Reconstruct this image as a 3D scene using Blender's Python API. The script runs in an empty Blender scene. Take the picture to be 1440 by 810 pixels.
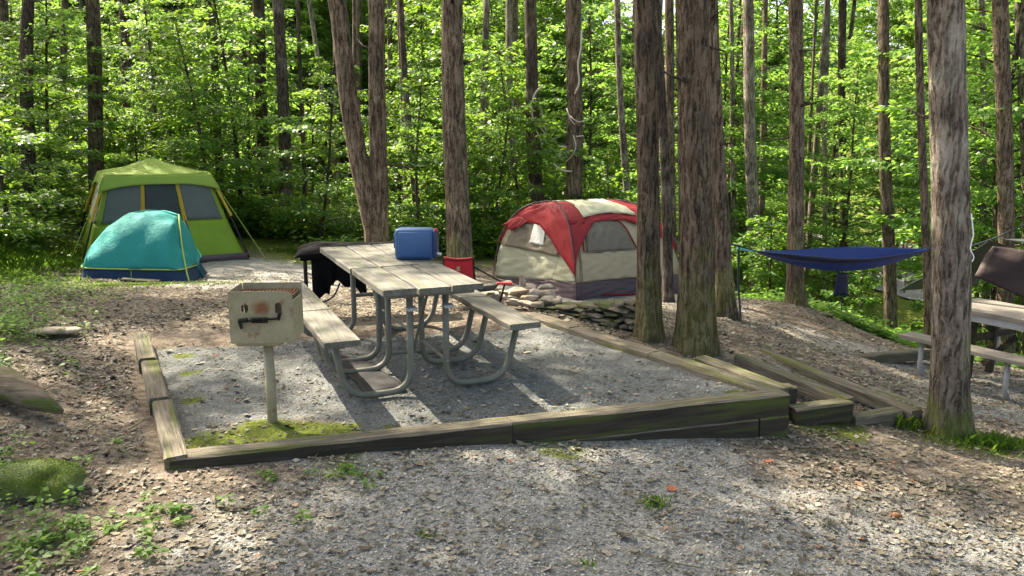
import bpy, bmesh, math, random
import numpy as np
from mathutils import Vector, Matrix, Euler
R = math.radians
random.seed(7); rng = np.random.default_rng(7)
scene = bpy.context.scene
col = scene.collection
# ------------------------------------------------------------------ camera
F = 1130.0; CZ = 1.76; PITCH = math.atan(215 / F)
cam = bpy.data.cameras.new('camera'); camo = bpy.data.objects.new('camera', cam); col.objects.link(camo)
cam.sensor_width = 36; cam.lens = 36 * F / 1440; cam.clip_end = 600
camo.location = (0, 0, CZ); camo.rotation_euler = (R(90) - PITCH, 0, 0)
scene.camera = camo
def ray(u, v):
    dx = (u - 720) / F; dy = -(v - 405) / F
    return Vector((dx, math.cos(PITCH) + dy * math.sin(PITCH), -math.sin(PITCH) + dy * math.cos(PITCH)))
def Pz(u, v, z):
    r = ray(u, v); t = (z - CZ) / r.z; return Vector((r.x * t, r.y * t, z))
def PY(u, v, Y):
    r = ray(u, v); t = Y / r.y; return Vector((r.x * t, Y, CZ + r.z * t))
# ------------------------------------------------------------------ terrain
ctl = [(-2.1, 3, -.03), (-.8, 3.1, -.07), (.3, 3.2, -.17), (1.6, 3.3, -.27), (2.6, 3.5, -.33), (-1.95, 4.0, -.02), (-.5, 4.4, -.07), (.7, 4.8, -.16), (1.9, 5.2, -.29),
 (3.25, 5.7, -.46), (3.9, 5.6, -.52), (-3.3, 3.6, .12), (-3.4, 5.2, .1), (-2.8, 5.2, -.01), (-3.5, 6.8, .04), (-2.6, 7.4, -.0), (-1.3, 7.7, .0), (.1, 8.0, .0), (1.3, 7.25, -.08),
 (1.65, 6.9, -.13), (2.45, 9.0, -.3), (4.25, 11.7, -.75), (-2.4, 9.3, -.08), (-3.2, 11.0, -.22), (-4.4, 11.2, -.3), (-6.5, 12.2, -.28), (-5, 15.1, -.5), (-7.4, 13.9, -.4), (-6, 16.5, -.5),
 (-7.5, 10, .1), (-9, 13, .15), (-6.2, 8.5, .2), (-5.5, 6, .35), (-5.2, 3.5, .35), (1.0, 12.8, -.92), (-.3, 14.7, -.9), (2.9, 13.5, -.92), (1, 15.5, -.95), (1.2, 9.8, -.35), (2.8, 11, -.65),
 (3.2, 9, -.5), (4.7, 8.9, -.9), (5.0, 8.0, -.9), (6.5, 8.2, -.95), (3.6, 7.4, -.55), (4.6, 10.4, -.93), (5.6, 12, -1.3), (6.5, 14.5, -2.2), (2.3, 6.3, -.3), (2.8, 6.4, -.4),
 (0, 20, -1.1), (-6, 22, -.5), (4, 19, -2.3), (10, 14, -2.6), (11, 20, -3.8), (17.5, 34, -5.2), (20.5, 50, -5.1), (14, 60, -4.2), (30, 30, -5.6), (9, 30, -4.2), (0, 32, -1.8), (-14, 20, .9), (-14, 10, 1.2),
 (-12, 3, 1.2), (-20, 32, 2), (0, 50, -1.), (-10, 45, .6), (40, 15, -6), (10, 6, -1.5), (10, 0, -1), (0, -5, .1), (0, -30, 0), (-40, 0, 4), (50, 0, -5), (-50, 60, 6), (0, 90, 4), (40, 90, 0), (60, 60, -5), (0, 200, 26), (90, 200, 18), (-90, 200, 30), (90, 30, -5), (-90, 30, 9)]
C = np.array(ctl, float)
def tps(d2): return 0.5 * d2 * np.log(d2 + 1e-9)
_n = len(C); _D = ((C[:, None, :2] - C[None, :, :2]) ** 2).sum(-1)
_A = np.zeros((_n + 3, _n + 3)); _A[:_n, :_n] = tps(_D) + 0.02 * np.eye(_n); _A[:_n, _n] = 1; _A[:_n, _n + 1:] = C[:, :2]; _A[_n:, :_n] = _A[:_n, _n:].T
_w = np.linalg.solve(_A, np.r_[C[:, 2], 0, 0, 0])
def Hn(x, y):
    x = np.asarray(x, float); y = np.asarray(y, float); sh = x.shape; x = x.ravel(); y = y.ravel(); out = np.empty(len(x))
    for i in range(0, len(x), 20000):
        xx = x[i:i + 20000]; yy = y[i:i + 20000]
        d = (xx[:, None] - C[None, :, 0]) ** 2 + (yy[:, None] - C[None, :, 1]) ** 2
        out[i:i + 20000] = tps(d) @ _w[:_n] + _w[_n] + _w[_n + 1] * xx + _w[_n + 2] * yy
    return out.reshape(sh)
def H(x, y): return float(Hn([x], [y])[0])
class VN:                                         # tiling-free value noise
    def __init__(s, seed, n=64): s.n = n; s.g = np.random.default_rng(seed).random((n, n))
    def __call__(s, x, y):
        x = np.asarray(x, float); y = np.asarray(y, float); xi = np.floor(x).astype(int); yi = np.floor(y).astype(int); fx = x - xi; fy = y - yi
        fx = fx * fx * (3 - 2 * fx); fy = fy * fy * (3 - 2 * fy); n = s.n; g = s.g
        return (g[xi % n, yi % n] * (1 - fx) * (1 - fy) + g[(xi + 1) % n, yi % n] * fx * (1 - fy) + g[xi % n, (yi + 1) % n] * (1 - fx) * fy + g[(xi + 1) % n, (yi + 1) % n] * fx * fy)
vn1, vn2, vn3 = VN(1), VN(2), VN(3)
def fbm(x, y, o=4): return sum(vn1(x * 2 ** i + 17 * i, y * 2 ** i) * .5 ** i for i in range(o)) / sum(.5 ** i for i in range(o))
# ------------------------------------------------------------------ tags
def tag(o, label=None, cat=None, group=None, kind=None):
    if label: o['label'] = label
    if cat: o['category'] = cat
    if group: o['group'] = group
    if kind: o['kind'] = kind
    return o
def empty(name, loc, rz=0, label=None, cat=None, group=None):
    o = bpy.data.objects.new(name, None); col.objects.link(o); o.location = loc; o.rotation_euler = (0, 0, rz); o.empty_display_size = .1
    return tag(o, label, cat, group)
def add(name, me, m, parent=None, loc=None, rot=None, smooth=False, bevel=0, solid=0):
    o = bpy.data.objects.new(name, me); col.objects.link(o)
    if m is not None and not me.materials:
        for mm in (m if isinstance(m, (list, tuple)) else [m]): me.materials.append(mm)
    if parent: o.parent = parent
    if loc is not None: o.location = loc
    if rot is not None: o.rotation_euler = rot
    if smooth: me.polygons.foreach_set('use_smooth', [True] * len(me.polygons))
    if solid:
        s = o.modifiers.new('s', 'SOLIDIFY'); s.thickness = solid; s.offset = 0
    if bevel:
        b = o.modifiers.new('b', 'BEVEL'); b.width = bevel; b.segments = 2; b.limit_method = 'ANGLE'; b.angle_limit = R(35)
    return o
# ------------------------------------------------------------------ mesh helpers
def npmesh(name, V, Fc, attr=None):
    """V (n,3), Fc (m,k) int"""
    V = np.asarray(V, np.float32); Fc = np.asarray(Fc, np.int32); k = Fc.shape[1]
    me = bpy.data.meshes.new(name); me.vertices.add(len(V)); me.vertices.foreach_set('co', V.ravel())
    me.loops.add(Fc.size); me.loops.foreach_set('vertex_index', Fc.ravel())
    me.polygons.add(len(Fc)); me.polygons.foreach_set('loop_start', np.arange(0, Fc.size, k, dtype=np.int32)); me.polygons.foreach_set('loop_total', np.full(len(Fc), k, np.int32))
    me.update(calc_edges=True)
    if attr:
        for n, (dom, d) in attr.items():
            a = me.attributes.new(n, 'FLOAT', dom); a.data.foreach_set('value', np.asarray(d, np.float32))
    return me
class MB:
    def __init__(s): s.v = []; s.f = []
    def box(s, c, d, rot=None):
        i = len(s.v); M = rot.to_matrix() if isinstance(rot, Euler) else (rot if rot else Matrix.Identity(3))
        for z in (-.5, .5):
            for y in (-.5, .5):
                for x in (-.5, .5): s.v.append(Vector(c) + M @ Vector((x * d[0], y * d[1], z * d[2])))
        for q in ((0, 2, 3, 1), (4, 5, 7, 6), (0, 1, 5, 4), (2, 6, 7, 3), (0, 4, 6, 2), (1, 3, 7, 5)): s.f.append([i + a for a in q])
        return s
    def tube(s, pts, r, n=8, cap=True):
        pts = [Vector(p) for p in pts]; rr = r if isinstance(r, (list, tuple)) else [r] * len(pts)
        i0 = len(s.v); t0 = (pts[1] - pts[0]).normalized(); up = Vector((0, 0, 1)) if abs(t0.z) < .9 else Vector((1, 0, 0)); a = t0.cross(up).normalized()
        for k, p in enumerate(pts):
            t = (pts[min(k + 1, len(pts) - 1)] - pts[max(k - 1, 0)]).normalized(); a = (a - t * a.dot(t)).normalized(); b = t.cross(a)
            for j in range(n):
                an = 2 * math.pi * j / n; s.v.append(p + (a * math.cos(an) + b * math.sin(an)) * rr[k])
        for k in range(len(pts) - 1):
            for j in range(n):
                q = i0 + k * n; s.f.append([q + j, q + (j + 1) % n, q + n + (j + 1) % n, q + n + j])
        if cap:
            s.f.append([i0 + j for j in range(n)][::-1]); e = i0 + (len(pts) - 1) * n; s.f.append([e + j for j in range(n)])
        return s
    def poly(s, pts):
        i = len(s.v); s.v += [Vector(p) for p in pts]; s.f.append(list(range(i, i + len(pts)))); return s
    def mesh(s, name):
        me = bpy.data.meshes.new(name); me.from_pydata([tuple(p) for p in s.v], [], s.f); me.update(); return me
    def build(s, name, m, parent=None, **k): return add(name, s.mesh(name), m, parent, **k)
def arc_path(pts, r=.1, n=5):
    """round the corners of a polyline"""
    pts = [Vector(p) for p in pts]; out = [pts[0]]
    for i in range(1, len(pts) - 1):
        a, b, c = pts[i - 1], pts[i], pts[i + 1]; ra = min(r, (a - b).length * .49, (c - b).length * .49)
        p0 = b + (a - b).normalized() * ra; p1 = b + (c - b).normalized() * ra
        for k in range(n + 1):
            t = k / n; out.append(p0 * (1 - t) ** 2 + b * 2 * t * (1 - t) + p1 * t * t)
    return out + [pts[-1]]
def grid(fn, nu, nv, name='grid'):
    V = [fn(i / nu, j / nv) for j in range(nv + 1) for i in range(nu + 1)]
    Fc = [[j * (nu + 1) + i, j * (nu + 1) + i + 1, (j + 1) * (nu + 1) + i + 1, (j + 1) * (nu + 1) + i] for j in range(nv) for i in range(nu)]
    return npmesh(name, [tuple(p) for p in V], Fc)
# ------------------------------------------------------------------ materials
def newmat(name):
    m = bpy.data.materials.new(name); m.use_nodes = True; nt = m.node_tree
    return m, nt, nt.nodes['Principled BSDF']
def N(nt, t, **k):
    n = nt.nodes.new(t)
    for a, b in k.items():
        if hasattr(n, a) and not a[0].isupper(): setattr(n, a, b)
        else: n.inputs[a.replace('_', ' ')].default_value = b
    return n
def ramp(nt, stops, fac):
    r = nt.nodes.new('ShaderNodeValToRGB'); e = r.color_ramp.elements
    while len(e) < len(stops): e.new(.5)
    for x, (p, c) in zip(e, stops): x.position = p; x.color = (*c, 1)
    nt.links.new(fac, r.inputs[0]); return r
def mix(nt, a, b, fac, mode='MIX'):
    m = nt.nodes.new('ShaderNodeMix'); m.data_type = 'RGBA'; m.blend_type = mode
    for s, x in ((6, a), (7, b)):
        if isinstance(x, tuple): m.inputs[s].default_value = (*x, 1)
        else: nt.links.new(x, m.inputs[s])
    if isinstance(fac, (int, float)): m.inputs[0].default_value = fac
    else: nt.links.new(fac, m.inputs[0])
    return m.outputs[2]
def surf(name, stops, scale=8, stretch=(1, 1, 1), detail=6, rough=.85, bump=.3, dist=.01, metal=0, spots=None, random_amt=0, bscale=None, obj=True, sheen=0, trans=0, spec=.4):
    m, nt, b = newmat(name); L = nt.links.new
    tc = N(nt, 'ShaderNodeTexCoord'); mp = N(nt, 'ShaderNodeMapping'); mp.inputs['Scale'].default_value = stretch; L(tc.outputs['Object'], mp.inputs[0])
    oi = N(nt, 'ShaderNodeObjectInfo')
    va = N(nt, 'ShaderNodeVectorMath', operation='ADD'); vm = N(nt, 'ShaderNodeVectorMath', operation='SCALE'); L(oi.outputs['Random'], vm.inputs[0]); vm.inputs['Scale'].default_value = 37.
    L(mp.outputs[0], va.inputs[0]); L(vm.outputs[0], va.inputs[1]); vec = va.outputs[0]
    n = N(nt, 'ShaderNodeTexNoise'); n.inputs['Scale'].default_value = scale; n.inputs['Detail'].default_value = detail; n.inputs['Roughness'].default_value = .65; L(vec, n.inputs['Vector'])
    c = ramp(nt, stops, n.outputs['Fac']).outputs[0]
    if spots:
        s_col, s_scale, lo, hi = spots
        n2 = N(nt, 'ShaderNodeTexNoise'); n2.inputs['Scale'].default_value = s_scale; n2.inputs['Detail'].default_value = 5; L(va.outputs[0], n2.inputs['Vector'])
        mr = N(nt, 'ShaderNodeMapRange'); mr.inputs[1].default_value = lo; mr.inputs[2].default_value = hi; L(n2.outputs['Fac'], mr.inputs[0])
        c = mix(nt, c, s_col, mr.outputs[0])
    if random_amt:
        hs = N(nt, 'ShaderNodeHueSaturation'); mr = N(nt, 'ShaderNodeMapRange'); mr.inputs[3].default_value = 1 - random_amt; mr.inputs[4].default_value = 1 + random_amt
        L(oi.outputs['Random'], mr.inputs[0]); L(mr.outputs[0], hs.inputs['Value']); L(c, hs.inputs['Color']); c = hs.outputs[0]
    L(c, b.inputs['Base Color']); b.inputs['Roughness'].default_value = rough; b.inputs['Metallic'].default_value = metal; b.inputs['Specular IOR Level'].default_value = spec
    if sheen: b.inputs['Sheen Weight'].default_value = sheen
    if bump:
        n3 = N(nt, 'ShaderNodeTexNoise'); n3.inputs['Scale'].default_value = bscale or scale * 2.5; n3.inputs['Detail'].default_value = 8; n3.inputs['Roughness'].default_value = .7; L(vec, n3.inputs['Vector'])
        bp = N(nt, 'ShaderNodeBump'); bp.inputs['Strength'].default_value = bump; bp.inputs['Distance'].default_value = dist; L(n3.outputs['Fac'], bp.inputs['Height']); L(bp.outputs[0], b.inputs['Normal'])
    if trans:
        tr = N(nt, 'ShaderNodeBsdfTranslucent'); L(c, tr.inputs[0]); ms = N(nt, 'ShaderNodeMixShader'); ms.inputs[0].default_value = trans
        L(b.outputs[0], ms.inputs[1]); L(tr.outputs[0], ms.inputs[2]); L(ms.outputs[0], nt.nodes['Material Output'].inputs[0])
    return m
def leafmat(name, stops, tcol, tfac=.5, rough=.45):
    m, nt, b = newmat(name); L = nt.links.new
    at = N(nt, 'ShaderNodeAttribute', attribute_name='rnd'); oi = N(nt, 'ShaderNodeObjectInfo')
    ad = N(nt, 'ShaderNodeMath', operation='MULTIPLY_ADD'); L(oi.outputs['Random'], ad.inputs[0]); ad.inputs[1].default_value = .35; mu = N(nt, 'ShaderNodeMath', operation='MULTIPLY'); L(at.outputs['Fac'], mu.inputs[0]); mu.inputs[1].default_value = .65; L(mu.outputs[0], ad.inputs[2])
    r = ramp(nt, stops, ad.outputs[0]); L(r.outputs[0], b.inputs['Base Color']); b.inputs['Roughness'].default_value = rough; b.inputs['Specular IOR Level'].default_value = .35
    tr = N(nt, 'ShaderNodeBsdfTranslucent'); L(mix(nt, r.outputs[0], tcol, .75), tr.inputs[0])
    ms = N(nt, 'ShaderNodeMixShader'); ms.inputs[0].default_value = tfac; L(b.outputs[0], ms.inputs[1]); L(tr.outputs[0], ms.inputs[2]); L(ms.outputs[0], nt.nodes['Material Output'].inputs[0])
    return m
def rndmat(name, stops, rough=.9):
    m, nt, b = newmat(name); at = N(nt, 'ShaderNodeAttribute', attribute_name='rnd'); r = ramp(nt, stops, at.outputs['Fac']); nt.links.new(r.outputs[0], b.inputs['Base Color']); b.inputs['Roughness'].default_value = rough
    return m
def barkmat(name, c0, c1, c2, moss=0, lich=.0, sc=1.0):
    m, nt, b = newmat(name); L = nt.links.new
    tc = N(nt, 'ShaderNodeTexCoord'); oi = N(nt, 'ShaderNodeObjectInfo'); vm = N(nt, 'ShaderNodeVectorMath', operation='SCALE'); L(oi.outputs['Random'], vm.inputs[0]); vm.inputs['Scale'].default_value = 23.
    va = N(nt, 'ShaderNodeVectorMath', operation='ADD'); L(tc.outputs['Object'], va.inputs[0]); L(vm.outputs[0], va.inputs[1])
    nw = N(nt, 'ShaderNodeTexNoise'); nw.inputs['Scale'].default_value = 6; nw.inputs['Detail'].default_value = 3; L(va.outputs[0], nw.inputs[0])
    vs = N(nt, 'ShaderNodeVectorMath', operation='SCALE'); L(nw.outputs['Color'], vs.inputs[0]); vs.inputs['Scale'].default_value = .06
    vb = N(nt, 'ShaderNodeVectorMath', operation='ADD'); L(va.outputs[0], vb.inputs[0]); L(vs.outputs[0], vb.inputs[1])
    def nz(scl, z, d, dist=0., r_=.65):
        mp = N(nt, 'ShaderNodeMapping'); mp.inputs['Scale'].default_value = (1, 1, z); L(vb.outputs[0], mp.inputs[0]); n_ = N(nt, 'ShaderNodeTexNoise'); n_.inputs['Scale'].default_value = scl * sc; n_.inputs['Detail'].default_value = d; n_.inputs['Roughness'].default_value = r_; n_.inputs['Distortion'].default_value = dist; L(mp.outputs[0], n_.inputs[0]); return n_.outputs['Fac']
    r1 = N(nt, 'ShaderNodeMapRange'); r1.inputs[1].default_value = .4; r1.inputs[2].default_value = .56; L(nz(36, .13, 3, .5), r1.inputs[0])
    r2 = N(nt, 'ShaderNodeMapRange'); r2.inputs[1].default_value = .3; r2.inputs[2].default_value = .7; L(nz(48, .55, 9, .3, .75), r2.inputs[0])
    h2 = N(nt, 'ShaderNodeMath', operation='MULTIPLY'); L(r2.outputs[0], h2.inputs[0]); h2.inputs[1].default_value = .5
    hh = N(nt, 'ShaderNodeMath', operation='MULTIPLY_ADD'); L(r1.outputs[0], hh.inputs[0]); hh.inputs[1].default_value = .5; L(h2.outputs[0], hh.inputs[2])
    c = ramp(nt, [(.15, c0), (.5, c1), (.9, c2)], hh.outputs[0]).outputs[0]
    nb = N(nt, 'ShaderNodeTexNoise'); nb.inputs['Scale'].default_value = 3.2; nb.inputs['Detail'].default_value = 6; L(va.outputs[0], nb.inputs[0])
    if lich:
        q = N(nt, 'ShaderNodeMapRange'); q.inputs[1].default_value = .56; q.inputs[2].default_value = .66; q.inputs[4].default_value = lich; L(nb.outputs['Fac'], q.inputs[0])
        c = mix(nt, c, (.3, .31, .26), q.outputs[0])
    if moss:
        sp = N(nt, 'ShaderNodeSeparateXYZ'); L(tc.outputs['Object'], sp.inputs[0])
        q = N(nt, 'ShaderNodeMath', operation='MULTIPLY_ADD'); L(sp.outputs[2], q.inputs[0]); q.inputs[1].default_value = -.28; q2 = N(nt, 'ShaderNodeMath', operation='ADD'); L(nb.outputs['Fac'], q2.inputs[0]); q2.inputs[1].default_value = .12; L(q2.outputs[0], q.inputs[2])
        q3 = N(nt, 'ShaderNodeMapRange'); q3.inputs[1].default_value = .4; q3.inputs[2].default_value = .55; q3.inputs[4].default_value = moss; L(q.outputs[0], q3.inputs[0])
        c = mix(nt, c, (.12, .15, .018), q3.outputs[0])
    q5 = N(nt, 'ShaderNodeMapRange'); q5.inputs[1].default_value = .35; q5.inputs[2].default_value = .65; q5.inputs[3].default_value = .62; q5.inputs[4].default_value = 1.3; L(nb.outputs['Fac'], q5.inputs[0]); c = mix(nt, c, q5.outputs[0], 1.0, 'MULTIPLY')
    hs = N(nt, 'ShaderNodeHueSaturation'); mq = N(nt, 'ShaderNodeMapRange'); mq.inputs[3].default_value = .75; mq.inputs[4].default_value = 1.2; L(oi.outputs['Random'], mq.inputs[0]); L(mq.outputs[0], hs.inputs['Value']); L(c, hs.inputs['Color'])
    L(hs.outputs[0], b.inputs['Base Color']); b.inputs['Roughness'].default_value = .95; b.inputs['Specular IOR Level'].default_value = .2
    bp = N(nt, 'ShaderNodeBump'); bp.inputs['Strength'].default_value = 1; bp.inputs['Distance'].default_value = .026; L(hh.outputs[0], bp.inputs['Height']); L(bp.outputs[0], b.inputs['Normal'])
    return m
M = {}
M['bark'] = barkmat('bark_brown', (.032, .023, .015), (.14, .102, .066), (.27, .21, .145), moss=.35)
M['bark_grey'] = barkmat('bark_grey', (.05, .038, .027), (.21, .17, .125), (.4, .34, .27), moss=.75, lich=.3, sc=.9)
M['bark_dark'] = barkmat('bark_dark', (.02, .015, .011), (.075, .056, .04), (.16, .125, .09), lich=.15)
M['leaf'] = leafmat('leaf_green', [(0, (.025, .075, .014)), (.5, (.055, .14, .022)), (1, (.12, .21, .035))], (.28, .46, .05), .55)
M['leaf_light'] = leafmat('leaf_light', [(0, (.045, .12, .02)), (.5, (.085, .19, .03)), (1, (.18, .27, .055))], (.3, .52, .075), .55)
M['plank'] = surf('weathered_plank', [(.28, (.05, .047, .036)), (.5, (.125, .12, .095)), (.72, (.2, .193, .158))], 11, (.3, 6, 6), rough=.8, bump=.5, dist=.004, spots=((.1, .11, .06), 2.5, .55, .75), random_amt=.12)
M['plank_red'] = surf('weathered_plank_reddish', [(.25, (.09, .075, .058)), (.5, (.17, .15, .12)), (.75, (.25, .225, .185))], 9, (.35, 5, 5), rough=.8, bump=.5, dist=.004, random_amt=.12)
M['timber'] = surf('mossy_timber', [(.3, (.045, .038, .024)), (.48, (.13, .112, .078)), (.7, (.235, .205, .15))], 13, (.25, 5, 5), detail=10, rough=.95, bump=1, dist=.012, spots=((.085, .1, .018), 4, .52, .64), random_amt=.12)
M['timber_dark'] = surf('shade_toned_timber', [(.25, (.014, .012, .008)), (.5, (.032, .027, .017)), (.75, (.06, .05, .032))], 8, (.3, 4, 4), rough=.95, bump=.7, dist=.008, spots=((.06, .075, .015), 3, .52, .66), random_amt=.1)  # dark tone puts the shade on the timber faces into the colour
M['pipe'] = surf('galvanised_pipe', [(.3, (.1, .1, .075)), (.7, (.175, .175, .14))], 7, rough=.6, metal=.2, bump=.1, dist=.002, spots=((.11, .12, .07), 9, .55, .7))
M['white_metal'] = surf('pale_grey_metal', [(.3, (.26, .26, .25)), (.7, (.36, .36, .35))], 7, rough=.5, metal=.2, bump=.05)
M['grill'] = surf('olive_painted_steel', [(.3, (.21, .185, .105)), (.7, (.33, .285, .175))], 11, rough=.55, bump=.15, dist=.002, spots=((.2, .1, .045), 14, .63, .72))
M['rust'] = surf('rust', [(.3, (.13, .05, .02)), (.7, (.27, .13, .06))], 30, rough=.9, bump=.3, dist=.002)
M['black_iron'] = surf('black_iron', [(.3, (.01, .01, .01)), (.7, (.03, .025, .022))], 20, rough=.5, metal=.6)
M['black_cloth'] = surf('black_cloth', [(.3, (.003, .003, .003)), (.7, (.006, .006, .0065))], 6, rough=.9, bump=.5, dist=.02, bscale=5, spec=.08)
M['black_rubber'] = surf('black_rubber', [(.3, (.012, .012, .012)), (.7, (.022, .022, .02))], 12, rough=.8, bump=.3)
def cloth(name, c, k=.8, trans=.25, bump=.55, rough=.6): return surf(name, [(.3, tuple(x * k for x in c)), (.7, c)], 3, rough=rough, bump=bump, dist=.04, bscale=4, detail=4, trans=trans, spec=.3)
M['green_fly'] = cloth('lime_nylon', (.3, .43, .07), .88)
M['green_wall'] = cloth('apple_green_nylon', (.24, .38, .03), .85)
M['mesh_grey'] = cloth('grey_insect_mesh', (.11, .125, .115), .85, .15)
M['mesh_dark'] = cloth('dark_insect_mesh', (.035, .045, .045), .85, .1)
M['mesh_white'] = cloth('pale_liner_sunlight_mesh', (.62, .63, .6), .9, .35)  # pale liner; also white for sunlight painted into a mesh window
M['yellow'] = cloth('yellow_webbing', (.52, .36, .045), .85, .2)
M['teal'] = cloth('teal_nylon', (.02, .37, .33), .88, .3, 1.0)
M['navy'] = cloth('navy_nylon', (.02, .055, .12), .8, .15)
M['lime_cord'] = surf('lime_piping', [(.3, (.35, .45, .08)), (.7, (.45, .55, .12))], 9, rough=.6)
M['red_fly'] = cloth('faded_red_nylon', (.36, .03, .035), .82, .25)
M['red'] = surf('red_canvas', [(.3, (.45, .012, .018)), (.7, (.55, .02, .03))], 9, rough=.6)
M['cream'] = cloth('cream_nylon', (.6, .6, .42), .93, .25)
M['beige'] = cloth('beige_nylon', (.52, .44, .29), .9, .25)
M['sage'] = cloth('pale_sage_nylon', (.42, .42, .3), .9, .2)
M['plum'] = cloth('plum_brown_nylon', (.13, .095, .105), .85, .15)
M['tent_mesh'] = cloth('taupe_insect_mesh', (.2, .175, .13), .85, .15)
M['stone'] = surf('tan_stone', [(.3, (.17, .125, .085)), (.5, (.32, .26, .19)), (.75, (.48, .41, .31))], 9, rough=.9, bump=.6, dist=.015, random_amt=.2)
M['wall_stone'] = surf('mossy_wall_stone', [(.3, (.035, .032, .022)), (.5, (.09, .08, .055)), (.75, (.17, .15, .11))], 9, rough=.95, bump=.7, dist=.02, spots=((.07, .085, .02), 6, .5, .62))
M['moss_rock'] = surf('moss', [(.3, (.04, .06, .006)), (.55, (.13, .18, .012)), (.75, (.25, .29, .03))], 9, rough=1, bump=1, dist=.02, bscale=60, sheen=.3)
M['moss'] = rndmat('moss_shoots', [(0, (.05, .085, .008)), (.5, (.15, .22, .015)), (1, (.3, .38, .04))])
M['log'] = surf('old_log', [(.3, (.07, .055, .035)), (.6, (.19, .15, .1)), (.8, (.3, .24, .17))], 8, (.4, 3, 3), rough=.95, bump=.8, dist=.02, spots=((.08, .1, .02), 5, .5, .6))
M['ham'] = cloth('blue_parachute_nylon', (.01, .032, .16), .8, .1, .3, .4)
M['ham_dark'] = cloth('midnight_nylon', (.006, .012, .035), .8, .05, .3, .4)
M['strap'] = surf('dark_strap', [(.3, (.02, .03, .035)), (.7, (.03, .05, .05))], 9)
M['cord_teal'] = surf('turquoise_cord', [(.3, (.1, .4, .35)), (.7, (.15, .5, .45))], 9)
M['tarp'] = cloth('grey_tarp', (.07, .08, .078), .85, .15)
M['brown_cloth'] = cloth('dark_brown_nylon', (.035, .02, .018), .8, .05)
M['jug'] = surf('blue_plastic', [(.3, (.022, .075, .18)), (.7, (.03, .1, .24))], 5, rough=.35, bump=.1, dist=.004)
M['jug_dark'] = surf('navy_plastic', [(.3, (.01, .03, .09)), (.7, (.012, .035, .11))], 5, rough=.4, bump=0)
M['white'] = surf('white_plastic', [(.3, (.7, .7, .68)), (.7, (.8, .8, .78))], 5, rough=.5, bump=0)
M['sign_red'] = surf('sign_red', [(.3, (.5, .01, .015)), (.7, (.56, .015, .02))], 4, rough=.4, bump=0)
M['sign_white'] = surf('sign_white', [(.3, (.75, .75, .75)), (.7, (.8, .8, .8))], 4, rough=.4, bump=0)
M['dead'] = surf('bleached_dead_wood', [(.3, (.4, .35, .27)), (.7, (.58, .53, .43))], 20, rough=.9)
M['pebble'] = rndmat('gravel_chips', [(0, (.055, .053, .04)), (.4, (.16, .158, .13)), (.75, (.27, .265, .225)), (1, (.42, .405, .355))])
M['litter'] = rndmat('dead_leaf_chips', [(0, (.04, .034, .022)), (.35, (.11, .095, .062)), (.7, (.19, .168, .12)), (.99, (.29, .26, .2)), (.9975, (.3, .12, .05)), (1, (.3, .07, .03))])
M['road'] = surf('pale_gravel_road', [(.3, (.13, .13, .12)), (.7, (.2, .2, .185))], .8, rough=.95, bump=.2)
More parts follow.
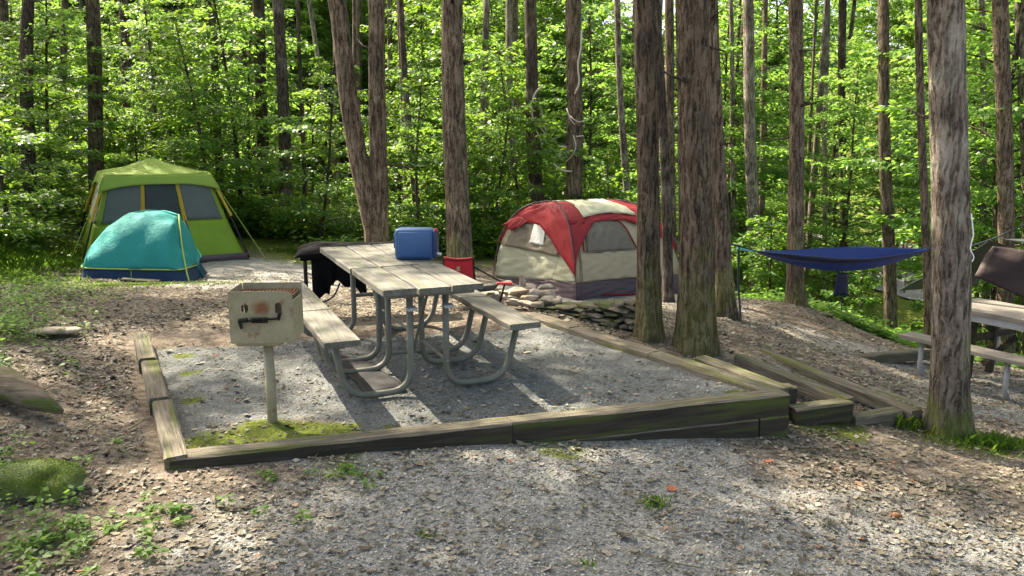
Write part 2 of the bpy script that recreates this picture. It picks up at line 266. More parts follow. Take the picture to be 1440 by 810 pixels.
# ground material with region masks
def groundmat(name, pad=False):
    m, nt, b = newmat(name); L = nt.links.new
    tc = N(nt, 'ShaderNodeTexCoord'); v = tc.outputs['Object']
    def noise(s, d=8, r=.7, vec=v, dist=0):
        n = N(nt, 'ShaderNodeTexNoise'); n.inputs['Scale'].default_value = s; n.inputs['Detail'].default_value = d; n.inputs['Roughness'].default_value = r; n.inputs['Distortion'].default_value = dist; L(vec, n.inputs[0]); return n.outputs['Fac']
    vo = N(nt, 'ShaderNodeTexVoronoi'); vo.inputs['Scale'].default_value = 70; L(v, vo.inputs[0])
    vl = N(nt, 'ShaderNodeTexVoronoi'); vl.inputs['Scale'].default_value = 24; vl.inputs['Randomness'].default_value = 1; L(v, vl.inputs[0])
    sr = N(nt, 'ShaderNodeSeparateColor'); L(vo.outputs['Color'], sr.inputs[0]); sl = N(nt, 'ShaderNodeSeparateColor'); L(vl.outputs['Color'], sl.inputs[0])
    grav = ramp(nt, [(0, (.13, .13, .11)), (.5, (.235, .235, .21)), (1, (.37, .365, .335))], sr.outputs[0]).outputs[0]
    grav = mix(nt, grav, (.29, .285, .26), .35)
    if pad: grav = mix(nt, grav, (.56, .6, .62), 1.0, 'MULTIPLY')
    gn = N(nt, 'ShaderNodeMapRange'); gn.inputs[1].default_value = .5; gn.inputs[2].default_value = .68; gn.inputs[4].default_value = .8; L(noise(9, 8, .75), gn.inputs[0])
    grav = mix(nt, grav, (.085, .08, .065), gn.outputs[0])
    lit = ramp(nt, [(0, (.05, .039, .026)), (.35, (.14, .11, .076)), (.7, (.24, .195, .143)), (1, (.34, .29, .225))], sl.outputs[0]).outputs[0]
    lit = mix(nt, lit, ramp(nt, [(.3, (.05, .039, .027)), (.7, (.26, .212, .158))], noise(14, 9, .75)).outputs[0], .6)
    grs = ramp(nt, [(.3, (.035, .05, .01)), (.55, (.12, .15, .018)), (.75, (.21, .23, .035))], noise(25, 8, .75)).outputs[0]
    def mask(attr, nscale, soft=.12):
        a = N(nt, 'ShaderNodeAttribute', attribute_name=attr); s = N(nt, 'ShaderNodeMath', operation='ADD'); L(a.outputs['Fac'], s.inputs[0]); t = N(nt, 'ShaderNodeMath', operation='MULTIPLY_ADD'); L(noise(nscale, 9, .7), t.inputs[0]); t.inputs[1].default_value = 1.3; t.inputs[2].default_value = -.65; L(t.outputs[0], s.inputs[1])
        q = N(nt, 'ShaderNodeMapRange'); q.inputs[1].default_value = .5 - soft; q.inputs[2].default_value = .5 + soft; L(s.outputs[0], q.inputs[0]); return q.outputs[0]
    c = mix(nt, lit, grav, mask('gravel', 6)); c = mix(nt, c, grs, mask('green', 8))
    L(c, b.inputs['Base Color']); b.inputs['Roughness'].default_value = .97; b.inputs['Specular IOR Level'].default_value = .2
    ht = N(nt, 'ShaderNodeMath', operation='ADD'); h1 = N(nt, 'ShaderNodeMath', operation='MULTIPLY'); L(vo.outputs['Distance'], h1.inputs[0]); h1.inputs[1].default_value = -.35; L(noise(18, 10, .8), ht.inputs[0]); L(h1.outputs[0], ht.inputs[1])
    bp = N(nt, 'ShaderNodeBump'); bp.inputs['Strength'].default_value = .9; bp.inputs['Distance'].default_value = .03; L(ht.outputs[0], bp.inputs['Height']); L(bp.outputs[0], b.inputs['Normal'])
    return m
M['ground'] = groundmat('forest_floor'); M['pad'] = groundmat('pad_gravel', True)
# ------------------------------------------------------------------ ground
FL, FR, BR, BL = Vector((-1.9, 4.16, 0)), Vector((1.86, 5.3, 0)), Vector((.16, 7.85, 0)), Vector((-3.3, 6.9, 0))
PADP = np.array([FL[:2], FR[:2], BR[:2], BL[:2]])
def sdpoly(x, y, P):
    """signed distance to convex ccw polygon, negative inside (approx)"""
    d = np.full(np.shape(x), -1e9)
    for i in range(len(P)):
        a = P[i]; b = P[(i + 1) % len(P)]; e = b - a; n = np.array([e[1], -e[0]]) / np.hypot(*e)
        d = np.maximum(d, (x - a[0]) * n[0] + (y - a[1]) * n[1])
    return d
def blobs(x, y, L):
    o = np.zeros(np.shape(x))
    for cx, cy, r, w in L: o = np.maximum(o, w * np.exp(-(((x - cx) ** 2 + (y - cy) ** 2) / r ** 2) ** 1.5))
    return o
GRAV = [(.4, 3.4, 1.9, .95), (-1.0, 3.4, .9, .6), (2.0, 3.0, 1.7, .85), (.9, 4.5, .8, .8), (-.6, 4.0, .5, .6), (-3.4, 10.8, 1.5, .95), (-4.6, 13.2, 2.2, 1), (-2.5, 13, 1.5, .8), (1, 13, 2.3, 1), (2.5, 11.5, 1.2, .8), (5.3, 8.0, 1.5, .9), (4.4, 7.0, .8, .8), (-6.3, 13, 1.2, .8), (3, 2, 2, .85), (7, 7, 2, .9), (2.4, 6.6, .5, .7), (3.6, 9.6, 1.3, .6), (4.6, 9.4, 1.2, .75), (2.2, 10, .8, .6)]
GREEN = [(-7.5, 9.5, 2.2, 1.0), (-9, 13, 2.5, 1.0), (-4.9, 8.6, .9, .55), (-12, 12, 4, 1), (-5.4, 4.4, 1.6, .8), (-4.6, 6.2, .9, .6), (-2.6, 3.2, .6, .5), (6.5, 13.5, 2.2, 1), (9, 15, 4, 1), (4.5, 14.5, 1.5, .9), (3.4, 5.65, .42, .9), (4.1, 5.5, .6, .7), (2.3, 5.6, .4, .75), (.3, 4.62, .22, .6), (-.95, 4.3, .22, .6), (0, 19, 4, .7), (-5, 19, 4, .8), (8, 24, 8, .9), (-12, 25, 9, .9), (2.95, 6.0, .3, .6), (-3.3, 16, 2.0, .8)]
def axis(lims, steps):
    out = [lims[0]]
    for (a, b), s in zip(zip(lims[:-1], lims[1:]), steps): out += list(np.linspace(a, b, max(1, int(round((b - a) / s))) + 1)[1:])
    return np.array(out)
xs = axis([-250, -80, -30, -12, -6, 6, 12, 30, 80, 250], [20, 5, 1, .15, .06, .15, 1, 5, 20]); ys = axis([-60, -5, 1.5, 9, 18, 40, 100, 300], [5, .5, .055, .1, .5, 3, 20])
X, Y = np.meshgrid(xs, ys); Z = Hn(X, Y)
def micro(x, y): return (fbm(x * 3, y * 3, 5) - .5) * .05 + (fbm(x * .7 + 9, y * .7, 3) - .5) * .1
pd = sdpoly(X, Y, PADP)
edge = np.clip((pd - .2) / .5, 0, 1)
Z = Z + micro(X, Y) * (.35 + .65 * edge) * np.clip((60 - Y) / 20, 0, 1)
backd = (BR[0] - BL[0]); nb_ = np.array([-(BR[1] - BL[1]), BR[0] - BL[0]]); nb_ = nb_ / np.hypot(*nb_)
bd = (X - BL[0]) * nb_[0] + (Y - BL[1]) * nb_[1]          # distance beyond the back edge (negative inside)
sink = np.clip(-(pd + .02) / .1, 0, 1) * np.clip(-(bd + .25) / .5, 0, 1)
Z = Z * (1 - sink) + sink * (np.minimum(Z, -.14))
V = np.stack([X, Y, Z], -1).reshape(-1, 3); ny, nx = X.shape
I = (np.arange(ny - 1)[:, None] * nx + np.arange(nx - 1)[None]).ravel(); Fc = np.stack([I, I + 1, I + nx + 1, I + nx], -1)
gm = npmesh('ground', V, Fc, {'gravel': ('POINT', blobs(X, Y, GRAV).ravel()), 'green': ('POINT', np.maximum(blobs(X, Y, GREEN), np.clip((Y - 24) / 6, 0, .8)).ravel())})
tag(add('ground', gm, M['ground'], smooth=True), kind='structure')
# pad surface
def padpt(s, t, off=0):
    a = FL.lerp(FR, s); b = BL.lerp(BR, s); return a.lerp(b, t)
mounds = [(-1.22, 5.5, .16, .05), (.1, 5.75, .2, .04), (-1.55, 6.2, .2, .04), (-.3, 5.75, .25, .02), (-1.5, 4.8, .12, .03)]
def padz(x, y):
    z = -.03 + (fbm(x * 2.2, y * 2.2, 5) - .5) * .05 + (fbm(x * 9, y * 9, 3) - .5) * .012
    for cx, cy, r, h in mounds: z = z + h * np.exp(-((x - cx) ** 2 + (y - cy) ** 2) / r ** 2)
    return z
S, T = np.meshgrid(np.linspace(.005, .995, 190), np.linspace(.005, 1.12, 170))
PX = (FL[0] * (1 - S) + FR[0] * S) * (1 - T) + (BL[0] * (1 - S) + BR[0] * S) * T; PYy = (FL[1] * (1 - S) + FR[1] * S) * (1 - T) + (BL[1] * (1 - S) + BR[1] * S) * T
PZ = padz(PX, PYy) - np.clip((T - 1.0) / .12, 0, 1) * .12
I = (np.arange(169)[:, None] * 190 + np.arange(189)[None]).ravel(); Fc = np.stack([I, I + 1, I + 191, I + 190], -1)
pm = npmesh('gravel_pad', np.stack([PX, PYy, PZ], -1).reshape(-1, 3), Fc, {'gravel': ('POINT', (np.full(PX.shape, 1.25) - blobs(PX, PYy, [(-1.3, 4.75, .35, .9), (-1.7, 4.6, .3, .8), (0, 5.2, .3, .5), (.2, 7.6, .6, .5), (-2.6, 7, .6, .5)]) - 1.5 * np.clip((T - .84) / .14, 0, 1)).ravel()), 'green': ('POINT', blobs(PX, PYy, [(-1.45, 4.6, .35, .95), (-1.15, 4.62, .3, .85), (-1.7, 4.45, .3, .85), (-.7, 4.7, .2, .6), (-2.2, 5.3, .12, .7), (-2.45, 5.9, .12, .7), (-2.7, 6.4, .12, .7), (1.6, 5.35, .16, .8)]).ravel())})
tag(add('gravel_pad', pm, M['pad'], smooth=True), kind='structure')
def GZ(x, y):
    """ground or pad height, arrays"""
    x = np.asarray(x, float); y = np.asarray(y, float); d = sdpoly(x, y, PADP)
    e = np.clip((d - .2) / .5, 0, 1); z = Hn(x, y) + micro(x, y) * (.35 + .65 * e); return np.where(d < -.02, padz(x, y), z)
# ------------------------------------------------------------------ road beyond
rp = [Vector(p) for p in ((44, 24), (30, 29), (19, 35.5), (17.5, 42), (20, 50), (20, 62), (10, 80))]
rv = []; rf = []; rw = 2.9; pts = []
for i in range(len(rp) - 1):
    for k in range(8): pts.append(rp[i].lerp(rp[i + 1], k / 8))
for i, p in enumerate(pts):
    t = (pts[min(i + 1, len(pts) - 1)] - pts[max(0, i - 1)]).normalized(); n = Vector((-t.y, t.x))
    for k in range(7):
        q = p + n * rw * (k / 3 - 1); rv.append((q.x, q.y, H(q.x, q.y) + .07))
    if i:
        for k in range(6): rf.append([(i - 1) * 7 + k, (i - 1) * 7 + k + 1, i * 7 + k + 1, i * 7 + k])
tag(add('road', npmesh('road', rv, rf), M['road'], smooth=True), kind='structure')
# ------------------------------------------------------------------ timbers
def beam(name, p0, p1, w, h, m, label, cat='timber', group=None, z0=None, parent=None, tag_it=True, zd=0):
    """log beam: top centre line p0->p1"""
    p0 = Vector(p0); p1 = Vector(p1); L = (p1 - p0).length; n = max(4, int(L / .12)); r = random.Random(name + str(p0[0])); ch = .013
    prof = [(-w / 2, -h), (-w / 2, -ch), (-w / 2 + ch, 0), (w / 2 - ch, 0), (w / 2, -ch), (w / 2, -h)]; V = []; Fc = []
    for i in range(n + 1):
        x = L * i / n
        for (y, z) in prof: V.append((x + r.uniform(-.004, .004), y + r.uniform(-.003, .003), z + (r.uniform(-.004, .004))))
    k = len(prof)
    for i in range(n):
        for j in range(k): Fc.append([i * k + j, i * k + (j + 1) % k, (i + 1) * k + (j + 1) % k, (i + 1) * k + j][::-1])
    me = bpy.data.meshes.new(name); me.from_pydata(V, [], Fc + [list(range(k)), list(range(n * k, n * k + k))[::-1]]); me.update()
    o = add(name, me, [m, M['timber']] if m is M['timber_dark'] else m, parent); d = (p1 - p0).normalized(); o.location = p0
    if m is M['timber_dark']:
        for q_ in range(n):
            for j in (1, 2, 3): me.polygons[q_ * k + j].material_index = 1  # tops get the weathered timber; sides keep the shade painted in their colour
    o.rotation_euler = (0, -math.asin(d.z), math.atan2(d.y, d.x))
    if tag_it: tag(o, label, cat, group)
    return o
fd = (FR - FL).normalized(); ld = (BL - FL).normalized(); rd = (BR - FR).normalized()
up = Vector((0, 0, 1))
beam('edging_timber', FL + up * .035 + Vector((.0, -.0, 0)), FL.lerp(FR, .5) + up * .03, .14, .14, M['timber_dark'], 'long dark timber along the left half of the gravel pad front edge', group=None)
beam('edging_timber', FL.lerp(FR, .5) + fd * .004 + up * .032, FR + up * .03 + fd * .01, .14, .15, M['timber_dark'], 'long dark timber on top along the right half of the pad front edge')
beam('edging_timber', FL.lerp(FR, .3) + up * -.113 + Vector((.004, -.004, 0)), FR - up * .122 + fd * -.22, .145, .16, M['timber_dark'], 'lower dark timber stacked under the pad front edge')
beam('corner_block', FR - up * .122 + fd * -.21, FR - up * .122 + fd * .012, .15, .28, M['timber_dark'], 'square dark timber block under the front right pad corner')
lp = [FL - ld * .06, FL + ld * .95, FL + ld * 1.9, FL + ld * 2.75]
for i in range(3):
    a, b = lp[i] + up * (.045 + .03 * i) + Vector((-.02 * i, 0, 0)), lp[i + 1] - ld * .006 + up * (.06 + .03 * i) + Vector((-.02 * i, 0, 0))
    beam('edging_timber', a + fd * .05, b + fd * .05, .125, .2, M['timber'], ['pale timber at the near end of the left pad edge, with moss', 'middle pale timber of the left pad edge', 'far short timber ending the left pad edge'][i])
rn = Vector((rd.y, -rd.x, 0))
for i, (a, b) in enumerate(((.05, 1.25), (1.256, 2.3), (2.306, 3.0))):
    beam('edging_timber', FR + rd * a + up * (.025), FR + rd * b + up * .02, .15, .2, M['timber'], ['mossy timber along the right pad edge by the front corner', 'middle timber of the right pad edge below the large tree', 'far timber of the right pad edge near the stone wall'][i])
beam('edging_timber', Vector(Pz(985, 500, -.03)), Vector(Pz(1108, 545, -.05)), .12, .1, M['timber'], 'second timber row just right of the pad edge, ends at the top step')
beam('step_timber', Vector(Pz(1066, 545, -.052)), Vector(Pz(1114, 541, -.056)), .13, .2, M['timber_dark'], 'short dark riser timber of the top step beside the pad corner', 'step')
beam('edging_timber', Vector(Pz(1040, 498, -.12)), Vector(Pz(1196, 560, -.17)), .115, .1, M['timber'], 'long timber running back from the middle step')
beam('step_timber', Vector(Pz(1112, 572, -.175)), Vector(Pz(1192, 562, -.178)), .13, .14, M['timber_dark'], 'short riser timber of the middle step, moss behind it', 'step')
beam('edging_timber', Vector(Pz(1070, 490, -.25)), Vector(Pz(1290, 577, -.3)), .115, .09, M['timber'], 'long timber running back from the lowest step')
beam('step_timber', Vector(Pz(1196, 584, -.31)), Vector(Pz(1262, 574, -.308)), .12, .12, M['timber'], 'pale riser timber of the lowest step', 'step')
beam('site_edging', Vector(Pz(1066, 497, -.38)), Vector(Pz(1306, 572, -.5)), .14, .16, M['timber'], 'timber edging leading from the big trees to the mossy trunk')
beam('site_edging', Vector(Pz(1125, 508, -.66)), Vector(Pz(1304, 490, -.83)), .14, .12, M['timber'], 'pale sunlit timber edging behind the right bench')
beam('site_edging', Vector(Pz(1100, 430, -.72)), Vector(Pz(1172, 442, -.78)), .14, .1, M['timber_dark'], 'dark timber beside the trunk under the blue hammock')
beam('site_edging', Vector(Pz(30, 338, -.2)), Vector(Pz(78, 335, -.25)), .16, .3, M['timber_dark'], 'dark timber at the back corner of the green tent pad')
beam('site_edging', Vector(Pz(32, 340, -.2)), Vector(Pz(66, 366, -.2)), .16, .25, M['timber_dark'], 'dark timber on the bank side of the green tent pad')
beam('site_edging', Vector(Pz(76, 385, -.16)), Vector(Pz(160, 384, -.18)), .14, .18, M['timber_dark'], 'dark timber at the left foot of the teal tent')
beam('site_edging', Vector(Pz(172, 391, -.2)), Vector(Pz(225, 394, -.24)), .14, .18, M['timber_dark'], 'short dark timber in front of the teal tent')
# ------------------------------------------------------------------ picnic table on the pad
TA = Vector((-.395, .918, 0)).normalized(); TX = Vector((TA.y, -TA.x, 0))
TN = (Vector(Pz(535, 408, .76)) + Vector(Pz(685, 400, .76))) / 2; TN.z = 0
tang = math.atan2(TA.y, TA.x)
def plank_mesh(L, w, h, seed=0):
    me = bpy.data.meshes.new('plank'); bm = bmesh.new(); r = random.Random(seed); n = max(3, int(L / .15)); k = []
    prof = [(-w / 2, -h / 2), (-w / 2, h / 2 - .006), (-w / 2 + .006, h / 2), (w / 2 - .006, h / 2), (w / 2, h / 2 - .006), (w / 2, -h / 2)]
    for i in range(n + 1):
        x = L * i / n; dz = r.uniform(-.0015, .0015); k.append([bm.verts.new((x, y + r.uniform(-.001, .001), z + dz)) for y, z in prof])
    for i in range(n):
        for j in range(6): bm.faces.new((k[i][j], k[i + 1][j], k[i + 1][(j + 1) % 6], k[i][(j + 1) % 6]))
    bm.faces.new(k[0]); bm.faces.new(k[-1][::-1]); bmesh.ops.recalc_face_normals(bm, faces=bm.faces); bm.to_mesh(me); bm.free(); return me
pt = empty('picnic_table', TN, tang, 'long weathered picnic table with bent pipe legs on the gravel pad', 'picnic table')
# local x along table (away), local y to the LEFT
for y, k in ((-.238, 0), (0, 1), (.238, 2)):
    add('tabletop_plank', plank_mesh(.96 + [.0, .012, -.004][k], .225, .042, k), M['plank'], pt, loc=([.0, -.012, .004][k], y, .74))
    add('tabletop_plank', plank_mesh(1.27, .225, .042, k + 5), M['plank'], pt, loc=(.972, y + .012, .742))
def tube_obj(name, pts, r, m, parent, n=12): return MB().tube(pts, r, n).build(name, m, parent, smooth=True)
for s in (1, -1):
    add('bench_seat', plank_mesh(1.0, .235, .042, 11 + s), M['plank'], pt, loc=(-.06, s * .64, .445))
    add('bench_seat', plank_mesh(1.24, .235, .042, 14 + s), M['plank'], pt, loc=(.95, s * .645, .447))
    MB().box((.45, s * .64, .412), (.9, .05, .022)).box((1.6, s * .64, .414), (1.1, .05, .022)).build('seat_rail', M['pipe'], pt)
    for fx in (.17, .76, 1.06, 1.98):
        yi = .13; p = [(fx, s * yi, .715), (fx, s * yi, .012), (fx, s * .58, .012), (fx, s * (.66 if s > 0 else .68), .415)]
        tube_obj('leg_pipe', arc_path(p, .16, 7), .0235, M['pipe'], pt)
for fx in (.1, .76, 1.06, 1.98):
    MB().box((fx, 0, .702), (.05, .62, .03)).build('top_bracket', M['pipe'], pt)
    for s in (1, -1):
        if fx in (.1, 1.98): MB().box((fx + (.02 if fx < 1 else -.02), s * .13, .60), (.075, .066, .02)).build('pipe_collar', M['white_metal'], pt)
for q_ in ([(.17, .0, .69), (.62, 0, .1)], [(1.98, 0, .69), (1.45, 0, .1)]): MB().tube(q_, .012, 6).build('brace', M['pipe'], pt)
MB().tube([(.1, -.13, .2), (.76, -.13, .2)], .012, 6).tube([(.76, -.13, .12), (.76, .13, .12)], .012, 6).tube([(1.06, -.13, .2), (1.98, -.13, .2)], .012, 6).tube([(1.98, .13, .35), (1.98, -.13, .35)], .018, 8).build('tie_bar', M['pipe'], pt)
# mat under the table
mq = [Vector(Pz(*p)) for p in ((464, 502, .02), (512, 502, .02), (572, 545, .0), (516, 556, .0))]
def matf(s, t):
    a = mq[0].lerp(mq[1], s); b = mq[3].lerp(mq[2], s); p = a.lerp(b, t); p.z = float(padz(p.x, p.y)) + .028 + .006 * math.sin(s * 3 + t * 6); return p
tag(add('ground_mat', grid(matf, 10, 14), M['black_rubber'], solid=.012), 'black rubber mat lying under the left bench of the picnic table', 'mat')
# blue jug on table
jb = Pz(582, 366, .763)
jo = empty('water_jug', jb, R(-4), 'blue rounded plastic water jug standing on the picnic table', 'water jug')
def rbox(name, c, d, m, parent, bev, seg=4):
    o = MB().box(c, d).build(name, m, parent, smooth=True); b = o.modifiers.new('b', 'BEVEL'); b.width = bev; b.segments = seg; b.limit_method = 'NONE'; return o
rbox('body', (0, .08, .128), (.32, .17, .255), M['jug'], jo, .035)
rbox('front_panel', (.01, -.006, .128), (.262, .014, .2), M['jug'], jo, .006, 2)
rbox('end_cap', (.168, .08, .128), (.03, .15, .225), M['jug_dark'], jo, .012)
rbox('side_handle', (-.165, .07, .15), (.018, .05, .12), M['jug_dark'], jo, .008)
MB().tube([(.165, .05, .235), (.185, .05, .245)], .016, 12).build('cap', M['red'], jo)
MB().tube([(.17, .06, .05), (.215, .05, .045)], .012, 10).build('spout', M['white'], jo)
# small wrapper leaves skipped
# black covered table behind
kb = PY(487, 410, 8.05); 
kt = empty('camp_kitchen_table', (kb.x, 8.0, 0), R(10), 'long folding table draped in black plastic sheeting behind the picnic table', 'folding table')
zt = PY(487, 345, 8.0).z
def cov(s, t):
    x = -.4 + 1.24 * s; y = -.3 + .34 * t
    rim = min(1, max(0, min(s, 1 - s, t, 1 - t) * 9)); rim = rim ** .5
    z = zt - .07 * (1 - rim) + .035 * t + .012 * math.sin(s * 7 + t * 9) + .006 * math.sin(s * 19 - t * 23) + .004 * math.sin(t * 41 + s * 9)
    return (x - (.05 if s < .05 else 0) * (1 - rim), y - .03 * (1 - rim) * (1 if t < .5 else -1), z)
add('cover', grid(cov, 60, 30), M['black_cloth'], kt, smooth=True, solid=.008)
def skirt(s, t):
    x = -.3 + .5 * s; y = -.3 - .025 * math.sin(s * 22) * t; return (x + .04 * t * math.sin(s * 9), y, zt - .06 - (.33 + .07 * math.sin(s * 7 + 1) + .02 * math.sin(s * 31)) * t)
add('skirt', grid(skirt, 40, 10), M['black_cloth'], kt, smooth=True, solid=.006)
def roll(s, t):
    a = t * 2 * math.pi; r = .045 * (1 + .12 * math.sin(s * 14 + 2) * math.sin(a * 2 + s * 5)); return (-.4 + 1.2 * s, -.29 + r * math.cos(a), zt - .06 + r * math.sin(a))
add('cover_roll', grid(roll, 70, 12), M['black_cloth'], kt, smooth=True)
for x, y in ((-.36, -.27), (-.3, .01), (.76, -.27), (.76, .01)): MB().tube([(x, y, float(GZ(kt.location.x + x, 8 + y)) - .03), (x, y, zt - .03)], .019, 8).build('leg', M['black_iron'], kt)
hs = [PY(478, 398, 7.6), PY(470, 418, 7.6), PY(452, 426, 7.6), PY(437, 430, 7.5)]
tag(MB().tube(arc_path(hs, .1), .009, 6).build('gas_hose', M['black_rubber']), 'thin black hose curving down from the covered folding table', 'hose')
# ------------------------------------------------------------------ grill
gb = Vector((-1.5, 4.79, -.02))
g = empty('pedestal_grill', gb, R(3), 'olive green rusty box grill on a steel post', 'grill')
gd = gb.y; bz0 = PY(383, 474, gd).z - gb.z; bz1 = PY(383, 403, gd).z - gb.z; gw = .185
MB().tube([(0.0, 0, -.2), (0.0, 0, bz0 - .03)], .031, 20).build('post', M['grill'], g, smooth=True)
MB().tube([(0, 0, bz0 - .035), (0, 0, bz0 - .02)], .06, 20).build('post_flange', M['rust'], g)
MB().box((-.02, .0, bz0 - .004), (.27, .27, .04)).build('ash_pan', M['grill'], g, bevel=.01)
# front plate with holes, rounded upper right corner
def plate(w, h, holes, rad):
    n = .005; nx_, nz_ = int(w / n), int(h / n); V = {}; vs = []; fs = []
    def vid(i, j):
        if (i, j) not in V: V[(i, j)] = len(vs); vs.append((-w / 2 + i * n, 0, j * n))
        return V[(i, j)]
    for i in range(nx_):
        for j in range(nz_):
            x = -w / 2 + (i + .5) * n; z = (j + .5) * n
            if rad and x > w / 2 - rad and z > h - rad and math.hypot(x - (w / 2 - rad), z - (h - rad)) > rad: continue
            if any(math.hypot(x - a, max(abs(z - b) - e, 0)) < r_ for a, b, r_, e in holes): continue
            fs.append([vid(i, j), vid(i + 1, j), vid(i + 1, j + 1), vid(i, j + 1)])
    me = bpy.data.meshes.new('plate'); me.from_pydata(vs, [], fs); me.update(); return me
bh = bz1 - bz0
fp = add('front_plate', plate(gw * 2, bh, [(-.095, bh * .67, .02, .008), (.1, bh * .67, .02, .015)], .045), M['grill'], g, loc=(.01, -.15, bz0), solid=.006)
add('side_plate', plate(.29, bh, [], 0), M['grill'], g, loc=(-gw + .008, -.003, bz0), rot=(0, 0, R(90)), solid=.006)
MB().box((-gw + .003, -.02, bz0 + bh * .42), (.006, .035, .09)).box((-gw + .003, .06, bz0 + bh * .38), (.006, .02, .12)).build('hinge_lug', M['white_metal'], g)
add('side_plate', plate(.29, bh * .8, [], 0), M['grill'], g, loc=(gw + .005, .0, bz0), rot=(0, 0, R(90)), solid=.006)
add('back_plate', plate(gw * 2 - .01, bh, [], 0), M['grill'], g, loc=(.01, .145, bz0), solid=.006)
MB().box((.01, 0, bz0 + .012), (gw * 2 - .02, .28, .01)).build('firebox_floor', M['rust'], g)
gr = MB()
for i in range(17): gr.tube([(-gw + .03 + i * .0205, -.13, bz0 + bh * .86), (-gw + .03 + i * .0205, .13, bz0 + bh * .86)], .005, 6)
gr.box((0, -.13, bz0 + bh * .86), (.34, .012, .012)).box((0, .13, bz0 + bh * .86), (.34, .012, .012)).build('grate', M['rust'], g)
gfm = M['grill'].copy(); gfm.name = 'rusty_front_plate'; nt_ = gfm.node_tree; b_ = nt_.nodes['Principled BSDF']; old = b_.inputs['Base Color'].links[0].from_socket
tc_ = N(nt_, 'ShaderNodeTexCoord'); mp_ = N(nt_, 'ShaderNodeMapping'); mp_.inputs['Location'].default_value = (0, 0, -bh * .68 / .052); mp_.inputs['Scale'].default_value = (1 / .062, 0, 1 / .052); nt_.links.new(tc_.outputs['Object'], mp_.inputs[0])
ln_ = N(nt_, 'ShaderNodeVectorMath', operation='LENGTH'); nt_.links.new(mp_.outputs[0], ln_.inputs[0]); nn_ = N(nt_, 'ShaderNodeTexNoise'); nn_.inputs['Scale'].default_value = 22; nn_.inputs['Detail'].default_value = 6; nt_.links.new(tc_.outputs['Object'], nn_.inputs[0])
ad_ = N(nt_, 'ShaderNodeMath', operation='MULTIPLY_ADD'); nt_.links.new(nn_.outputs['Fac'], ad_.inputs[0]); ad_.inputs[1].default_value = 1.1; nt_.links.new(ln_.outputs['Value'], ad_.inputs[2])
mr_ = N(nt_, 'ShaderNodeMapRange'); mr_.inputs[1].default_value = 1.7; mr_.inputs[2].default_value = .9; nt_.links.new(ad_.outputs[0], mr_.inputs[0]); nt_.links.new(mix(nt_, old, (.17, .07, .022), mr_.outputs[0]), b_.inputs['Base Color'])
fp.data.materials.clear(); fp.data.materials.append(gfm)
MB().tube([(-.115, -.168, bz0 + bh * .43), (.115, -.168, bz0 + bh * .49)], .007, 8).tube([(-.118, -.168, bz0 + bh * .44), (-.105, -.168, bz0 + bh * .3)], .009, 8).tube([(.11, -.168, bz0 + bh * .46), (.122, -.168, bz0 + bh * .6)], .010, 8).tube([(-.12, -.168, bz0 + bh * .45), (-.07, -.168, bz0 + bh * .47)], .012, 8).build('grate_rod', M['black_iron'], g)
MB().tube([(-.05 + .10 * k / 60, -.168 + .014 * math.cos(k * .8), bz0 + bh * .46 + .016 * math.sin(k * .8)) for k in range(61)], .0035, 5).build('coil_spring', M['black_iron'], g)
# ------------------------------------------------------------------ red chair + fire ring + wall
cb = PY(646, 398, 8.3); cz = float(GZ(cb.x, 8.3))
ch = empty('camp_chair', (cb.x, 8.3, cz), R(-8), 'small red canvas folding camp chair behind the picnic table', 'camp chair')
bt = PY(646, 361, 8.3).z - cz
add('backrest', grid(lambda s, t: (-.16 + .31 * s, -.03 * math.sin(s * math.pi), bt - .27 + .27 * t - .012 * math.sin(s * math.pi)), 14, 8), M['red'], ch, smooth=True, solid=.01)
add('top_band', grid(lambda s, t: (-.16 + .31 * s, -.03 * math.sin(s * math.pi) - .009, bt - .03 + .03 * t - .012 * math.sin(s * math.pi)), 14, 1), M['red_fly'], ch, solid=.006)
MB().box((.0, -.042, bt - .12), (.035, .004, .045)).build('badge', M['beige'], ch)
MB().tube([(-.16, 0, bt), (-.17, .02, 0)], .011, 8).tube([(.15, 0, bt), (.17, .02, 0)], .011, 8).tube([(.15, 0, bt - .1), (.5, -.12, bt - .25)], .011, 8).tube([(-.15, .0, bt - .3), (.45, -.1, 0)], .01, 8).tube([(.5, -.12, bt - .25), (.42, -.05, 0)], .01, 8).build('frame', M['black_iron'], ch)
add('seat', grid(lambda s, t: (-.1 + .5 * s, -.3 * t + .1, bt - .3 - .03 * math.sin(s * 3)), 8, 6), M['black_cloth'], ch, solid=.01)
MB().box((.5, -.13, bt - .245), (.16, .05, .02), Euler((0, 0, R(10)))).build('armrest', M['red'], ch, bevel=.006)
def rock_mesh(seed, d, sub=2, rough=.18, flat=1):
    r = np.random.default_rng(seed); bm = bmesh.new(); bmesh.ops.create_icosphere(bm, subdivisions=sub, radius=1); K = r.normal(size=(5, 3)) * 1.6; ph = r.random(5) * 6
    for v in bm.verts:
        p = np.array(v.co); q = 1 + rough * sum(math.sin(float(K[i] @ p) + ph[i]) for i in range(5)) / 2.2
        q2 = np.sign(p) * np.abs(p) ** .75; v.co = Vector(q2 * q * np.array(d) / 2)
    me = bpy.data.meshes.new('rock'); bm.to_mesh(me); bm.free(); return me
